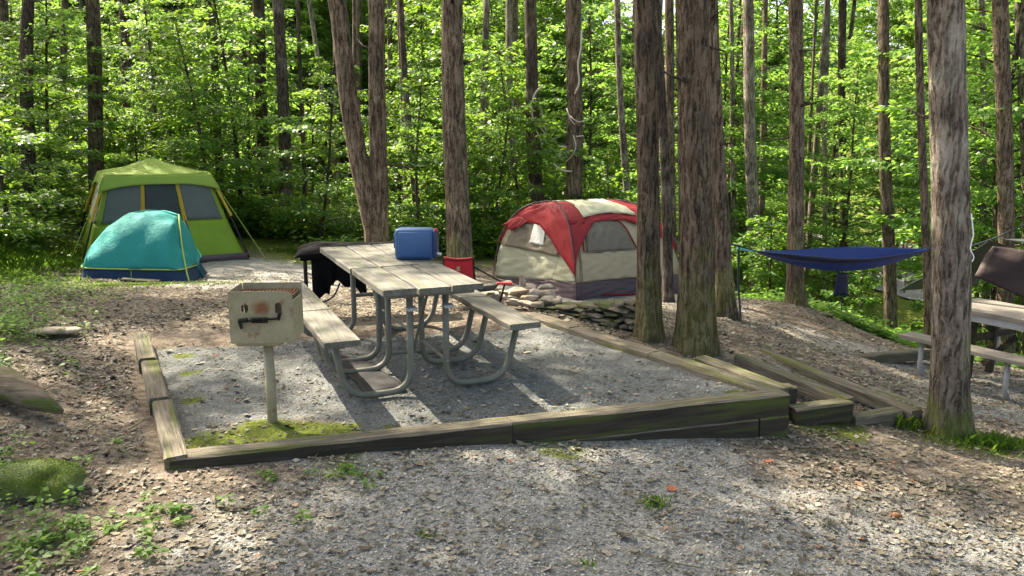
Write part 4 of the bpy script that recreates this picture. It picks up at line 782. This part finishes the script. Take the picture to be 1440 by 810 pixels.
sprays = [spray_tree(10, 7.5, 46, 2.2, .1, .13, 320), spray_tree(11, 6.0, 38, 2.0, .08, .125, 320), spray_tree(12, 9.0, 48, 2.5, .18, .14, 330), spray_tree(13, 4.2, 28, 1.5, .05, .115, 280), spray_tree(14, 2.3, 18, 1.0, .05, .11, 220), spray_tree(15, 7.0, 42, 2.3, .12, .13, 320)]
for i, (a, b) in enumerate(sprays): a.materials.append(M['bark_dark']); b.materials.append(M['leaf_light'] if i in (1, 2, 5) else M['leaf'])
def place_part(name, me, parent, loc=(0, 0, 0), sc=1, rz_=0):
    o = bpy.data.objects.new(name, me); col.objects.link(o); o.parent = parent; o.location = loc; o.rotation_euler = (0, 0, rz_); o.scale = (sc,) * 3 if not isinstance(sc, tuple) else sc; return o
def big_tree(ub, vb, ut, w, Y_, mat_, label, group=None, top=19., ridge=.01, flare=.35, zoff=0, crown=True, wig=.03, cat='tree', crown_z=None, segs=None, fork=None):
    p0 = PY(ub, vb, Y_); z0 = H(p0.x, Y_) ; pt_ = PY(ut, 0, Y_); dxdz = (pt_.x - p0.x) / (pt_.z - p0.z); r0 = w / 2 / F * Y_ * .83
    xb = p0.x + dxdz * (z0 - p0.z)
    root = empty('broadleaf_tree', (xb, Y_, z0), 0, label, cat, group)
    near = Y_ < 10.5; step = .04 if near else .2; vis = (CZ + .17 * Y_) - z0 + .5
    zz = np.r_[np.arange(-.12, vis, step), np.arange(vis + .3, top, .7)]; sd = int(ub * 7 + Y_)
    px = dxdz * zz + wig * np.sin(zz * .9 + sd); py = wig * np.cos(zz * .7 + sd) + .01 * zz
    rad = r0 * (1.06 - .22 * np.clip(zz / 5, 0, 1)) * np.clip((top - zz) / (top - vis + 1.), .12, 1)
    Vt, Ft = trunk_arrays(np.stack([px, py, zz], 1), rad, segs or (72 if near else 20), ridge if near else ridge * .5, flare, sd)
    me = npmesh('trunk', Vt, Ft); o = add('trunk', me, mat_, root, smooth=True)
    if Y_ < 19 and w > 15:
        rs = random.Random(sd)
        for k in range(rs.choice([2, 3, 4])):
            zb = rs.uniform(1.6, min(vis, 4.5)); an = rs.uniform(0, 6.28); rb = r0 * .9; L_ = rs.uniform(.1, .5); bx, by = dxdz * zb + wig * math.sin(zb * .9 + sd), wig * math.cos(zb * .7 + sd); tl = rs.uniform(-.3, .5)
            MB().tube([(bx + math.cos(an) * rb * .7, by + math.sin(an) * rb * .7, zb), (bx + math.cos(an) * (rb + L_ * .5), by + math.sin(an) * (rb + L_ * .5), zb + tl * L_ * .4), (bx + math.cos(an) * (rb + L_) + .03, by + math.sin(an) * (rb + L_), zb + tl * L_)], [.016 + r0 * .06, .011, .005], 6).build('dead_stub', M['bark_dark'], root, smooth=True)
    if crown and w > 14.5:
        cz_ = crown_z or top - 2.; rr_ = random.Random(sd); 
        place_part('crown', crowns[sd % 4], root, (dxdz * cz_, 0, cz_), min(1, max(.3, r0 / .22)) * rr_.uniform(.85, 1.1) * (.7 if Y_ > 16 else (.75 if ub == 530 else 1)), rr_.uniform(0, 6))
    return root
T = [
 (975, 497, 975, 54, 6.92, 'bark', 'thick furrowed trunk at the right pad edge, largest of the near trees', 15, .016, .28),
 (918, 476, 902, 39, 7.12, 'bark', 'dark trunk beside the end of the stone wall, leaning slightly left', 14, .012, .26),
 (1016, 446, 1003, 27, 9.0, 'bark', 'slim dark trunk behind the thick tree, holding the left hammock strap', 14, .01, .5),
 (1335, 612, 1330, 57, 5.75, 'bark_grey', 'pale rough trunk with moss at its foot, nearest on the right', 13, .012, .3),
 (647, 385, 637, 40, 10.4, 'bark', 'straight brown trunk standing right of the blue jug', 15, .008, .2),
 (140, 330, 126, 24, 17.5, 'bark', 'red brown trunk rising behind the green tent', 16, .008, .2),
 (806, 330, 808, 29, 18.5, 'bark', 'thick trunk with dead branches behind the red tent', 16, .01, .2),
 (757, 330, 744, 25, 19, 'bark_dark', 'dark trunk left of the red tent, bleached vine hanging on it', 16, .01, .2),
 (939, 420, 925, 16, 12, 'bark_dark', 'slender dark trunk between the two near right trees', 15, .008, .3),
 (946, 400, 940, 19, 16, 'bark', 'grey brown trunk just behind the leaning dark trunk', 15, .008, .3),
 (1122, 427, 1118, 27, 11.7, 'bark', 'reddish trunk directly behind the blue hammock', 14, .01, .5),
 (1062, 375, 1052, 21, 19, 'bark_grey', 'grey patchy trunk left of the hammock, back in the wood', 15, .008, .3),
 (1250, 400, 1244, 20, 16, 'bark', 'trunk behind the hammock just left of the STOP sign', 15, .008, .3),
 (1303, 482, 1296, 13, 10.5, 'bark', 'slim sunlit trunk half hidden behind the nearest right trunk', 14, .006, .3),
 (1416, 410, 1411, 29, 14.2, 'bark', 'brown trunk behind the dark hammock near the right border', 14, .01, .3),
 (1448, 400, 1440, 22, 16, 'bark_grey', 'pale trunk cut by the right border of the view', 14, .01, .3),
 (683, 330, 683, 14, 21, 'bark_grey', 'thin speckled trunk between the straight brown trunk and the vine hung one', 15, .006, .2),
 (722, 330, 716, 13, 23, 'bark_grey', 'thin pale barked trunk left of the vine hung trunk', 15, .006, .2),
 (884, 340, 868, 12, 20, 'bark_grey', 'thin crooked trunk above the right end of the red tent', 15, .006, .2),
 (378, 330, 360, 22, 21, 'bark_dark', 'dark trunk left of the close dark pair behind the green tent', 15, .006, .2),
 (402, 330, 392, 20, 19, 'bark_dark', 'dark trunk in the shade right of the green tent', 15, .006, .2),
 (214, 300, 206, 15, 22, 'bark_grey', 'mottled trunk right above the peak of the green tent', 15, .006, .2),
 (182, 300, 172, 16, 25, 'bark_dark', 'dark straight trunk behind the left side of the green tent', 15, .006, .2),
 (42, 320, 38, 22, 16, 'bark_dark', 'shaded trunk near the left border above the grassy bank', 15, .006, .2),
 (90, 310, 88, 13, 20, 'bark_dark', 'thin dark trunk between the left border and the red brown trunk', 15, .006, .2),
 (8, 320, 4, 16, 19, 'bark_dark', 'dark trunk cut by the left border of the view', 15, .006, .2),
 (588, 330, 562, 12, 20, 'bark_dark', 'thin dark trunk right of the forked tree', 15, .006, .2),
 (487, 330, 432, 9, 24, 'bark_grey', 'thin grey leaning trunk left of the forked tree', 14, .004, .2),
 (428, 330, 420, 7, 20, 'bark_dark', 'very thin sapling trunk right of the green tent', 12, .004, .2),
 (1158, 400, 1165, 9, 24, 'bark_grey', 'very thin pale trunk right of the reddish trunk', 14, .004, .2),
 (1186, 400, 1186, 14, 22, 'bark_dark', 'dark stem behind the middle of the hammock', 14, .004, .2),
 (1386, 420, 1384, 12, 20, 'bark_grey', 'thin light trunk between the mossy trunk and the right border trees', 14, .004, .2),
 (1035, 390, 1028, 9, 20, 'bark_grey', 'thin pale stem close right of the strap tree', 14, .004, .2),
]
for t in T: big_tree(t[0], t[1], t[2], t[3], t[4], M[t[5]], t[6], top=t[7] + 4.5, ridge=t[8], flare=t[9])
# forked tree
fkY = 11.6; fk = big_tree(530, 390, 533, 29, fkY, M['bark'], 'forked tree of two trunks behind the black covered table', top=15, ridge=.009, flare=.15)
fx0 = PY(526, 325, fkY); fx1 = PY(475, 0, fkY); base_ = fk.location
zz = np.arange(0, 13.5, .1); zs = zz + (-.9 + 1.15); f0 = fx0 - base_; f1 = fx1 - base_; sl = (f1.x - f0.x) / (f1.z - f0.z)
pxx = f0.x + sl * (zz - f0.z); pxx = np.where(zz < f0.z, pxx * 0 + f0.x * (zz / max(f0.z, .1)) + .0, pxx) - .12 * np.sin(np.clip((zz - f0.z) / 2.9, 0, 1) * np.pi) * .5
Vt, Ft = trunk_arrays(np.stack([pxx, zz * 0 - .05, zz], 1), 28 / 2 / F * fkY * (1.05 - .2 * np.clip(zz / 5, 0, 1)) * np.clip((14 - zz) / 9, .12, 1), 36, .008, 0, 91)
add('trunk', npmesh('trunk', Vt, Ft), M['bark'], fk, smooth=True)
# dead hanging branches
def twig_obj(label, main, subs, Y_):
    o = MB(); o.tube(arc_path([PY(u, v, Y_) for u, v in main], .3), .022, 6)
    for s in subs: o.tube(arc_path([PY(u, v, Y_) for u, v in s], .15), .013, 5)
    tag(o.build('dead_branch', M['dead'], smooth=True), label, 'branch')
twig_obj('bleached vine looping down the dark trunk left of the red tent', [(763, 121), (752, 130), (747, 150), (750, 175), (760, 195), (766, 212)], [[(752, 140), (762, 155), (765, 175), (768, 185)], [(750, 175), (762, 180), (768, 192)], [(747, 150), (749, 165), (756, 178)], [(758, 150), (766, 148)]], 18.6)
twig_obj('bleached dead branch on the thick trunk behind the red tent', [(818, 42), (817, 70), (812, 90), (815, 118), (808, 132)], [[(800, 162), (812, 172), (822, 170)], [(806, 190), (811, 205), (806, 218), (795, 228)], [(797, 152), (802, 168), (808, 175)], [(810, 192), (821, 191)]], 18.1)
twig_obj('short pale broken twig left of the thick trunk behind the red tent', [(778, 230), (790, 240), (804, 241)], [[(786, 206), (797, 207)]], 18.1)
# --- unseen trees added out of frame: crowns shade the clearing, block sky
side = [(-14.2, 17), (-16.5, 24), (-10.8, 12.6), (-9.5, 9), (-15, 11.5), (7.5, 3.5), (9, 9.5), (-3, -3), (12, 14), (-8.6, 5.), (3, -4), (-7, -2), (8, -2), (0, -9)]
tr_proto = trunk_arrays(np.stack([0 * np.arange(0, 18.5, .5), 0 * np.arange(0, 18.5, .5), np.arange(0, 18.5, .5)], 1), .17 * np.clip((19 - np.arange(0, 18.5, .5)) / 10, .2, 1), 16, .01, .4, 5)
tpm = npmesh('trunk', *tr_proto); tpm.materials.append(M['bark'])
for i, (x, y) in enumerate(side):
    e = empty('broadleaf_tree', (x, y, H(x, y) - .1), random.uniform(0, 6), 'unseen tall tree added at the clearing edge to shade it', 'tree', 'unseen trees added for shade'); place_part('trunk', tpm, e); place_part('crown', crowns[i % 4], e, (0, 0, 17), random.uniform(.6, .85))
# --- random forest behind
def bad(x, y):
    if y < 15.5 and x > -8.2: return True
    if y < 17.5 and -9.5 < x < 5: return True
    if abs(x) > .72 * y + 4: return True
    if 0 < y - 15 and abs(x - .497 * y) < 1.5 + .03 * y and y < 36: return True      # sight line to the road sign
    # keep clear of the road
    if any((Vector((x, y)) - q).length < 3.6 for q in pts): return True
    return False
zone = lambda x, y: ('left' if x < -.22 * y else ('middle' if x < .2 * y else 'right'))
Ln = {'left': 'leafy understorey tree in the dark wood behind the green tent', 'middle': 'leafy understorey tree in the wood behind the red tent', 'right': 'leafy understorey tree in the bright wood beyond the hammock'}
rr = random.Random(21); occ = []; cnt = 0
for k in range(3000):
    if cnt >= 240: break
    y = 16 + 44 * rr.random() ** 1.2; x = rr.uniform(-.72 * y - 3, .72 * y + 3)
    if bad(x, y): continue
    dmin = (1.5 if y < 26 else 1.25) if x < 0 else 1.5
    if any((a - x) ** 2 + (b - y) ** 2 < dmin ** 2 for a, b in occ): continue
    occ.append((x, y)); cnt += 1; zn = zone(x, y); i = rr.choice([4, 3, 3, 4, 1] if y < 23 else ([1, 3, 0, 5, 3] if y < 35 else [0, 2, 5, 0]));
    if zn == 'right' and y < 26: i = rr.choice([2, 4, 4])
    e = empty('understorey_tree', (x, y, H(x, y) - .05), rr.uniform(0, 6.28), Ln[zn], 'tree', 'understorey trees in the wood, ' + zn); s = rr.uniform(.8, 1.2) * (1 if y < 35 else 1.3 + .02 * (y - 35)); e.scale = (s, s, s)
    place_part('trunk', sprays[i][0], e); place_part('crown', sprays[i][1], e)
# tall background trunks
tall = []
for v_ in range(3):
    z_ = np.arange(0, 17, .4); Vt, Ft = trunk_arrays(np.stack([.15 * np.sin(z_ * .35 + v_ * 2) + .02 * z_ * (v_ - 1), .1 * np.cos(z_ * .4), z_], 1), .15 * np.clip((18 - z_) / 12, .2, 1), 12, .01, .3, 60 + v_); tm = npmesh('trunk', Vt, Ft); tm.materials.append(M[['bark_dark', 'bark_grey', 'bark'][v_]]); tall.append(tm)
Lt = {'left': 'tall slender trunk deep in the wood behind the green tent', 'middle': 'tall slender trunk deep in the wood behind the red tent', 'right': 'tall slender trunk deep in the bright wood beyond the hammock'}
cnt = 0
for k in range(3000):
    if cnt >= 95: break
    y = 20 + 50 * rr.random() ** 1.3; x = rr.uniform(-.7 * y, .7 * y)
    if bad(x, y) or any((a - x) ** 2 + (b - y) ** 2 < 1.2 for a, b in occ): continue
    occ.append((x, y)); cnt += 1; zn = zone(x, y); e = empty('forest_tree', (x, y, H(x, y) - .1), rr.uniform(0, 6), Lt[zn], 'tree', 'tall trees deep in the wood, ' + zn); s = rr.choice([.35, .45, .6, .8, 1.1, 1.4]); e.scale = (s, s, 1)
    place_part('trunk', tall[cnt % 3], e)
    if cnt % 5 == 0 and (y > 28 or x > 4): place_part('crown', crowns[cnt % 4], e, (0, 0, 14.5), (1 / s, 1 / s, 1))
# extra saplings by hand near the clearing edge: (u at trunk, Y, variant, scale)
for u, Y_, i, s, lab in ((40, 13.5, 3, .8, 'leafy sapling on the grassy bank left of the green tent'), (-20, 11.5, 3, .8, 'leafy sapling at the left border above the bank'), (95, 16.8, 1, .8, 'leafy sapling against the trunk left of the green tent'), (300, 18, 3, 1.1, 'leafy sapling behind the right shoulder of the green tent'), (455, 17, 3, .9, 'leafy sapling behind the covered table'), (600, 17.5, 3, .9, 'leafy sapling between the forked tree and the straight brown trunk'),
        (690, 18, 3, .8, 'leafy sapling left of the red tent'), (1090, 17, 4, 1.0, 'low sapling beyond the strap tree'), (1215, 17, 4, .8, 'low sapling behind the hanging sack of the hammock'), (1165, 20, 2, .75, 'bright leafed sapling above the blue hammock'), (1390, 19, 1, .9, 'leafy sapling behind the grey tarp'), (1010, 21, 1, 1., 'leafy sapling between the strap tree and the tent'), (350, 19.5, 1, 1.0, 'leafy sapling by the dark pair of trunks'), (230, 20, 5, .8, 'leafy tree right behind the peak of the green tent'), (850, 19, 4, 1.2, 'low sapling behind the ridge of the red tent'), (1045, 52, 2, 2.2, 'tall leafy tree far behind the strap tree'), (1075, 46, 5, 2.2, 'tall leafy tree far behind the left end of the hammock'), (1110, 54, 2, 2.1, 'tall leafy tree far behind the reddish trunk'), (1010, 50, 0, 2.2, 'tall leafy tree deep in the wood behind the thick furrowed trunk')):
    x = (u - 720) / F * Y_ * 1.03; e = empty('sapling', (x, Y_, H(x, Y_) - .03), rr.uniform(0, 6), lab, 'sapling'); e.scale = (s, s, s); place_part('trunk', sprays[i][0], e); place_part('crown', sprays[i][1], e)
# ------------------------------------------------------------------ undergrowth (mass)
def mass_leaves(name, label, regs, size, seed, m, hfun=None, group=None):
    r = np.random.default_rng(seed); P_, D_, N_, S_, Q_ = [], [], [], [], []
    for (cx, cy, rx, ry, n, h) in regs:
        npl = max(1, n // 14); ax = cx + rx * r.normal(0, .5, npl); ay = cy + ry * r.normal(0, .5, npl)
        ok = ~((ay < 15.5) & (ax > -7.6) & (ax < 4.3) & (ay > 7)) if cy > 9 else np.ones(npl, bool); ok &= sdpoly(ax, ay, PADP) > .15
        ax, ay = ax[ok], ay[ok]; az = GZ(ax, ay); ph = h * r.uniform(.35, 1.1, len(ax)); pr = r.random(len(ax)); k = 14
        ax, ay, az, ph, pr = [np.repeat(q, k) for q in (ax, ay, az, ph, pr)]; m_ = len(ax); an = r.uniform(0, 6.28, m_); f = r.random(m_) ** .6
        rad = .22 * ph ** .7 * (1.1 - .6 * f) * r.uniform(.4, 1.2, m_); P_.append(np.stack([ax + np.cos(an) * rad, ay + np.sin(an) * rad, az + ph * f + .01], 1)); D_.append(np.stack([np.cos(an), np.sin(an), r.uniform(-.2, .4, m_)], 1)); N_.append(r.normal(0, .35, (m_, 3)) + [0, 0, 1]); S_.append(size * r.uniform(.6, 1.3, m_)); Q_.append(pr * .5 + r.random(m_) * .5)
    V_, F_ = leaves(*[np.concatenate(q) for q in (P_, D_, N_, S_)]); return tag(add(name, npmesh(name, V_, F_, {'rnd': ('FACE', np.clip(np.concatenate(Q_), 0, 1))}), m), label, None, None, 'stuff')
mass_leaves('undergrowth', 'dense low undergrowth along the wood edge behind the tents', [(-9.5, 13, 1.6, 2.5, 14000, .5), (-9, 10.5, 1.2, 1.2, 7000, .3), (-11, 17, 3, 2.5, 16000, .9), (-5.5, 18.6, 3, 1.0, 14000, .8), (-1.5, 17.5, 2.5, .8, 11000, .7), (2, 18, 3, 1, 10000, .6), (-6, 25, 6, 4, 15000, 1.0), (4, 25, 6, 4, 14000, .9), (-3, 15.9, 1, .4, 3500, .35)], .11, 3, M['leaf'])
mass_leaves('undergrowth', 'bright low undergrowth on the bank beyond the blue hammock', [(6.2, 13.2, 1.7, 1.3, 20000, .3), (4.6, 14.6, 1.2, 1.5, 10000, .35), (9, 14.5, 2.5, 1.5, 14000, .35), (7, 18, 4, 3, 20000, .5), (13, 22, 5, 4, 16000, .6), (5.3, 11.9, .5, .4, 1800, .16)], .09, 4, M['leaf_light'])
mass_leaves('ground_plants', 'scattered low leafy plants on the left side of the foreground', [(-4.2, 6.6, .5, .5, 1500, .2), (-4.9, 7.6, .8, .9, 2200, .25), (-2.2, 3.3, .4, .3, 420, .08), (-2.9, 3.9, .6, .5, 800, .1), (-1.9, 3.25, .5, .3, 260, .05), (-3.9, 5.2, .6, .6, 1100, .14), (-5.3, 5.2, .8, 1, 1800, .25), (-1.5, 3.6, .5, .3, 160, .05), (-1, 4.05, .5, .12, 120, .04)], .038, 5, M['leaf_light'])
# grass tufts: mass of blades
def blades(name, label, regs, seed, m):
    r = np.random.default_rng(seed); Vs = []; Q_ = []
    for (cx, cy, rx, ry, n, h) in regs:
        x = cx + rx * r.normal(0, .5, n); y = cy + ry * r.normal(0, .5, n); ok = sdpoly(x, y, PADP) > .1; x, y = x[ok], y[ok]; z = GZ(x, y) - .01; n_ = len(x); an = r.uniform(0, 6.28, n_); hh = h * r.uniform(.4, 1.2, n_); ln = hh * r.uniform(.2, .8, n_); w = .004 + .02 * h * .3
        d = np.stack([np.cos(an), np.sin(an), 0 * an], 1); sd = np.stack([-np.sin(an), np.cos(an), 0 * an], 1); b = np.stack([x, y, z], 1); mid = b + d * (ln * .35)[:, None] + np.stack([0 * x, 0 * x, hh * .65], 1); tp = b + d * ln[:, None] + np.stack([0 * x, 0 * x, hh], 1)
        Vs.append(np.stack([b - sd * w, b + sd * w, mid + sd * w * .7, tp, mid - sd * w * .7], 1).reshape(-1, 3)); Q_.append(r.random(n_))
    V_ = np.concatenate(Vs); tag(add(name, npmesh(name, V_, np.arange(len(V_)).reshape(-1, 5), {'rnd': ('FACE', np.concatenate(Q_))}), m), label, None, None, 'stuff')
blades('grass', 'short grass on the bank, around the mossy trunk and in the gravel', [(3.5, 5.5, .22, .12, 260, .1), (3.0, 5.85, .15, .12, 90, .12), (4.1, 5.35, .5, .25, 420, .08), (3.3, 5.6, .3, .2, 260, .05), (-7.8, 10, 1.5, 1.6, 15000, .09), (-8.5, 12.4, 1.5, 1.6, 16000, .16), (-5.6, 9.5, 1.0, .8, 4000, .035), (.78, 4.05, .06, .05, 60, .06), (.35, 3.35, .05, .04, 30, .03), (-.9, 4.12, .15, .08, 160, .03), (-6.9, 7.6, 1, 1.2, 6000, .1), (-4.9, 10.4, 1.2, .5, 3000, .035), (-.4, 3.5, .05, .04, 30, .03), (-3.6, 15.9, .9, .3, 2500, .12)], 8, M['leaf'])
# ------------------------------------------------------------------ gravel chips and dead leaves
def chips(name, label, n, xr, yr, dens, seed, m, smin, smax, flat):
    r = np.random.default_rng(seed); x = r.uniform(*xr, n); y = yr[0] + (yr[1] - yr[0]) * r.random(n) ** 1.25; ok = r.random(n) < dens(x, y); x, y = x[ok], y[ok]; n = len(x)
    s = smin + (smax - smin) * r.random(n) ** 2.5; z = GZ(x, y) + s * .12
    o = np.array([[1, 0, 0], [-1, 0, 0], [0, 1, 0], [0, -1, 0], [0, 0, 1], [0, 0, -1]], float); V_ = o[None] * (r.uniform(.55, 1.2, (n, 6, 1))) + r.normal(0, .22, (n, 6, 3)); V_ *= np.stack([s * .5, s * .5 * r.uniform(.5, 1, n), s * .5 * flat * r.uniform(.5, 1, n)], 1)[:, None, :]
    an = r.uniform(0, 6.28, n); c, s_ = np.cos(an)[:, None], np.sin(an)[:, None]; tx_ = r.normal(0, .3, n)[:, None]; X_ = V_[..., 0] * c - V_[..., 1] * s_; Y2 = V_[..., 0] * s_ + V_[..., 1] * c; Z2 = V_[..., 2] + tx_ * V_[..., 0]
    V_ = np.stack([X_ + x[:, None], Y2 + y[:, None], Z2 + z[:, None]], -1).reshape(-1, 3); f = np.array([[0, 2, 4], [2, 1, 4], [1, 3, 4], [3, 0, 4], [2, 0, 5], [1, 2, 5], [3, 1, 5], [0, 3, 5]]); F_ = (f[None] + (np.arange(n) * 6)[:, None, None]).reshape(-1, 3)
    tag(add(name, npmesh(name, V_, F_, {'rnd': ('FACE', np.repeat(np.clip(r.random(n) * .75 + .35 * (fbm(x * 1.5, y * 1.5) > .5), 0, 1), 8))}), m), label, None, None, 'stuff')
def wedge(x, y): return (np.abs(x) < .68 * y + .6)
gmask = lambda x, y: np.clip(blobs(x, y, GRAV) * 1.15 - .0, 0, 1)
chips('gravel', 'loose grey gravel chips over the foreground track and the pad', 230000, (-5, 6.5), (2.6, 9), lambda x, y: wedge(x, y) * np.where(sdpoly(x, y, PADP) < -.08, .22, np.where(sdpoly(x, y, PADP) < .09, 0, np.maximum(gmask(x, y), .12))), 11, M['pebble'], .008, .028, .5)
def dead_leaves(name, label, n, xr, yr, dens, seed, size):
    r = np.random.default_rng(seed); x = r.uniform(*xr, n); y = yr[0] + (yr[1] - yr[0]) * r.random(n) ** 1.1; ok = r.random(n) < dens(x, y); x, y = x[ok], y[ok]; n = len(x); cl = fbm(x * 2.3 + 4, y * 2.3, 4); ok = r.random(n) < np.clip((cl - .38) * 6, .35, 1); x, y = x[ok], y[ok]; n = len(x); z = GZ(x, y) + .008
    an = r.uniform(0, 6.28, n); sz = size * (.5 + 1.1 * r.random(n) ** 2.2); w = sz * r.uniform(.18, .38, n); curl = sz * r.uniform(.0, .28, n); d = np.stack([np.cos(an), np.sin(an), r.normal(0, .15, n)], 1); sd = np.stack([-np.sin(an), np.cos(an), r.normal(0, .25, n)], 1); b = np.stack([x, y, z], 1); U = np.array([0, 0, 1.])
    def P_(a, s, c): return b + d * (sz * a)[:, None] + sd * (w * s)[:, None] + U * (curl * c)[:, None]
    V_ = np.stack([P_(-.5, 0, 1), P_(-.15, 1, .5), P_(.15, .9, .3), P_(.5, 0, .8), P_(.15, -.9, .5), P_(-.15, -1, .2), P_(-.05, 0, -.1), P_(.2, 0, -.1)], 1).reshape(-1, 3); f = np.array([[0, 1, 6, 5], [1, 2, 7, 6], [2, 3, 4, 7], [5, 6, 7, 4]]); F_ = (f[None] + (np.arange(n) * 8)[:, None, None]).reshape(-1, 4)
    tag(add(name, npmesh(name, V_, F_, {'rnd': ('FACE', np.repeat(r.random(n), 4))}), M['litter']), label, None, None, 'stuff')
dead_leaves('leaf_litter', 'dry curled brown leaves littering the forest floor around the pad', 250000, (-7, 7.5), (2.6, 13), lambda x, y: wedge(x, y) * np.where(sdpoly(x, y, PADP) < -.08, .13, np.where(sdpoly(x, y, PADP) < .09, .0, 1 - .68 * gmask(x, y))), 12, .031)
dead_leaves('fallen_leaves', 'larger dark and tan fallen leaves scattered over gravel and soil', 9000, (-6, 7), (2.6, 11), lambda x, y: wedge(x, y) * np.where(sdpoly(x, y, PADP) < .08, .12 * (sdpoly(x, y, PADP) < -.1), .5), 14, .055)
tw = MB(); rt_ = random.Random(9)
for k in range(900):
    x = rt_.uniform(-6, 6.5); y = 2.8 + 9 * rt_.random() ** 1.3
    if abs(x) > .68 * y + .5 or float(sdpoly(np.array(x), np.array(y), PADP)) < .12: continue
    a = rt_.uniform(0, 6.28); L_ = rt_.uniform(.06, .3); z = float(GZ(x, y)) + .012; m_ = rt_.uniform(-.2, .2) * L_
    tw.tube([(x, y, z), (x + math.cos(a) * L_ * .5 - math.sin(a) * m_, y + math.sin(a) * L_ * .5 + math.cos(a) * m_, z + .012), (x + math.cos(a) * L_, y + math.sin(a) * L_, z)], [.0035, .003, .0015], 4, cap=False)
tag(tw.build('twigs', M['log']), 'thin fallen twigs strewn over gravel and leaf litter', None, None, 'stuff')
# ------------------------------------------------------------------ mossy rock, log, cones
p = Pz(42, 712, 0.0); rme = rock_mesh(5, (.36, .26, .17), 5, .38); mr0 = tag(add('mossy_rock', rme, M['moss_rock'], loc=(p.x - .04, p.y + .12, H(p.x, p.y) + .07), smooth=True), 'rounded rock covered in bright green moss at the left border', 'rock')
co = np.empty(len(rme.vertices) * 3, np.float32); rme.vertices.foreach_get('co', co); co = co.reshape(-1, 3); r_ = np.random.default_rng(2); co = np.repeat(co, 8, 0) + r_.normal(0, .005, (len(co) * 8, 3)); co = co[co[:, 2] > -.02]
co = co[vn2(co[:, 0] * 14 + 5, co[:, 1] * 14 + co[:, 2] * 9) > .05]; nr_ = co / np.linalg.norm(co, axis=1, keepdims=True) + r_.normal(0, .45, co.shape) + [0, 0, .3]
Vm, Fm = leaves(co - nr_ * .002, nr_, r_.normal(0, 1, co.shape), r_.uniform(.004, .01, len(co))); mm_ = add('moss_cushion', npmesh('moss', Vm, Fm, {'rnd': ('FACE', np.clip(vn3(co[:, 0] * 20, co[:, 1] * 20) * .6 + r_.random(len(co)) * .4, 0, 1))}), M['moss'], mr0)
l0, l1 = Vector(Pz(-40, 535, .2)), Vector(Pz(85, 572, .14)); lg = MB().tube([l0 + Vector((0, 0, .02)), l0.lerp(l1, .4) + Vector((0, 0, .05)), l0.lerp(l1, .75), l1 - Vector((0, 0, .03))], [.11, .1, .07, .02], 14)
tag(lg.build('fallen_log', M['log'], smooth=True), 'weathered rotting log on the ground above the mossy rock', 'log')
p = Pz(1262, 722, -.28); tag(add('pine_cone', rock_mesh(8, (.05, .035, .03), 2, .25), M['rust'], loc=(p.x, p.y, H(p.x, p.y) + .02), smooth=True), 'small brown husk lying on the gravel at lower right', 'cone')
for (u, v) in ((90, 467), (68, 470)):
    p = Pz(u, v, .1); tag(add('flat_stone', rock_mesh(int(u), (.3, .2, .05), 2, .1), M['stone'], loc=(p.x, p.y, H(p.x, p.y) + .03), smooth=True), 'flat pale stone in the leaf litter, ' + ('the larger right one' if u == 90 else 'the smaller left one'), 'stone')
# ------------------------------------------------------------------ light
w = bpy.data.worlds.new('World'); scene.world = w; w.use_nodes = True; nt = w.node_tree; bg = nt.nodes['Background']
AZ, EL = -48, 52
sky = nt.nodes.new('ShaderNodeTexSky'); sky.sky_type = 'NISHITA'; sky.sun_disc = False; sky.sun_elevation = R(EL); sky.sun_rotation = R(AZ); sky.dust_density = 3.5; sky.ozone_density = .2; sky.air_density = .8; nt.links.new(sky.outputs[0], bg.inputs[0]); bg.inputs[1].default_value = .15
sun = bpy.data.lights.new('sun', 'SUN'); sun.energy = 5; sun.angle = R(.35); sun.color = (1, .95, .86); suno = bpy.data.objects.new('sun', sun); col.objects.link(suno)
sdv = Vector((math.sin(R(AZ)) * math.cos(R(EL)), math.cos(R(AZ)) * math.cos(R(EL)), math.sin(R(EL)))); suno.rotation_euler = sdv.to_track_quat('Z', 'Y').to_euler()
vs = scene.view_settings; vs.view_transform = 'Standard'; vs.look = 'None'; vs.gamma = 1; vs.exposure = 1.95; vs.use_curve_mapping = False; vs.use_white_balance = True; vs.white_balance_temperature = 7300; vs.white_balance_tint = 12
cy = scene.cycles; cy.max_bounces = 7; cy.diffuse_bounces = 4; cy.glossy_bounces = 2; cy.transmission_bounces = 5; cy.caustics_reflective = False; cy.caustics_refractive = False; cy.sample_clamp_indirect = 8; cy.use_denoising = True
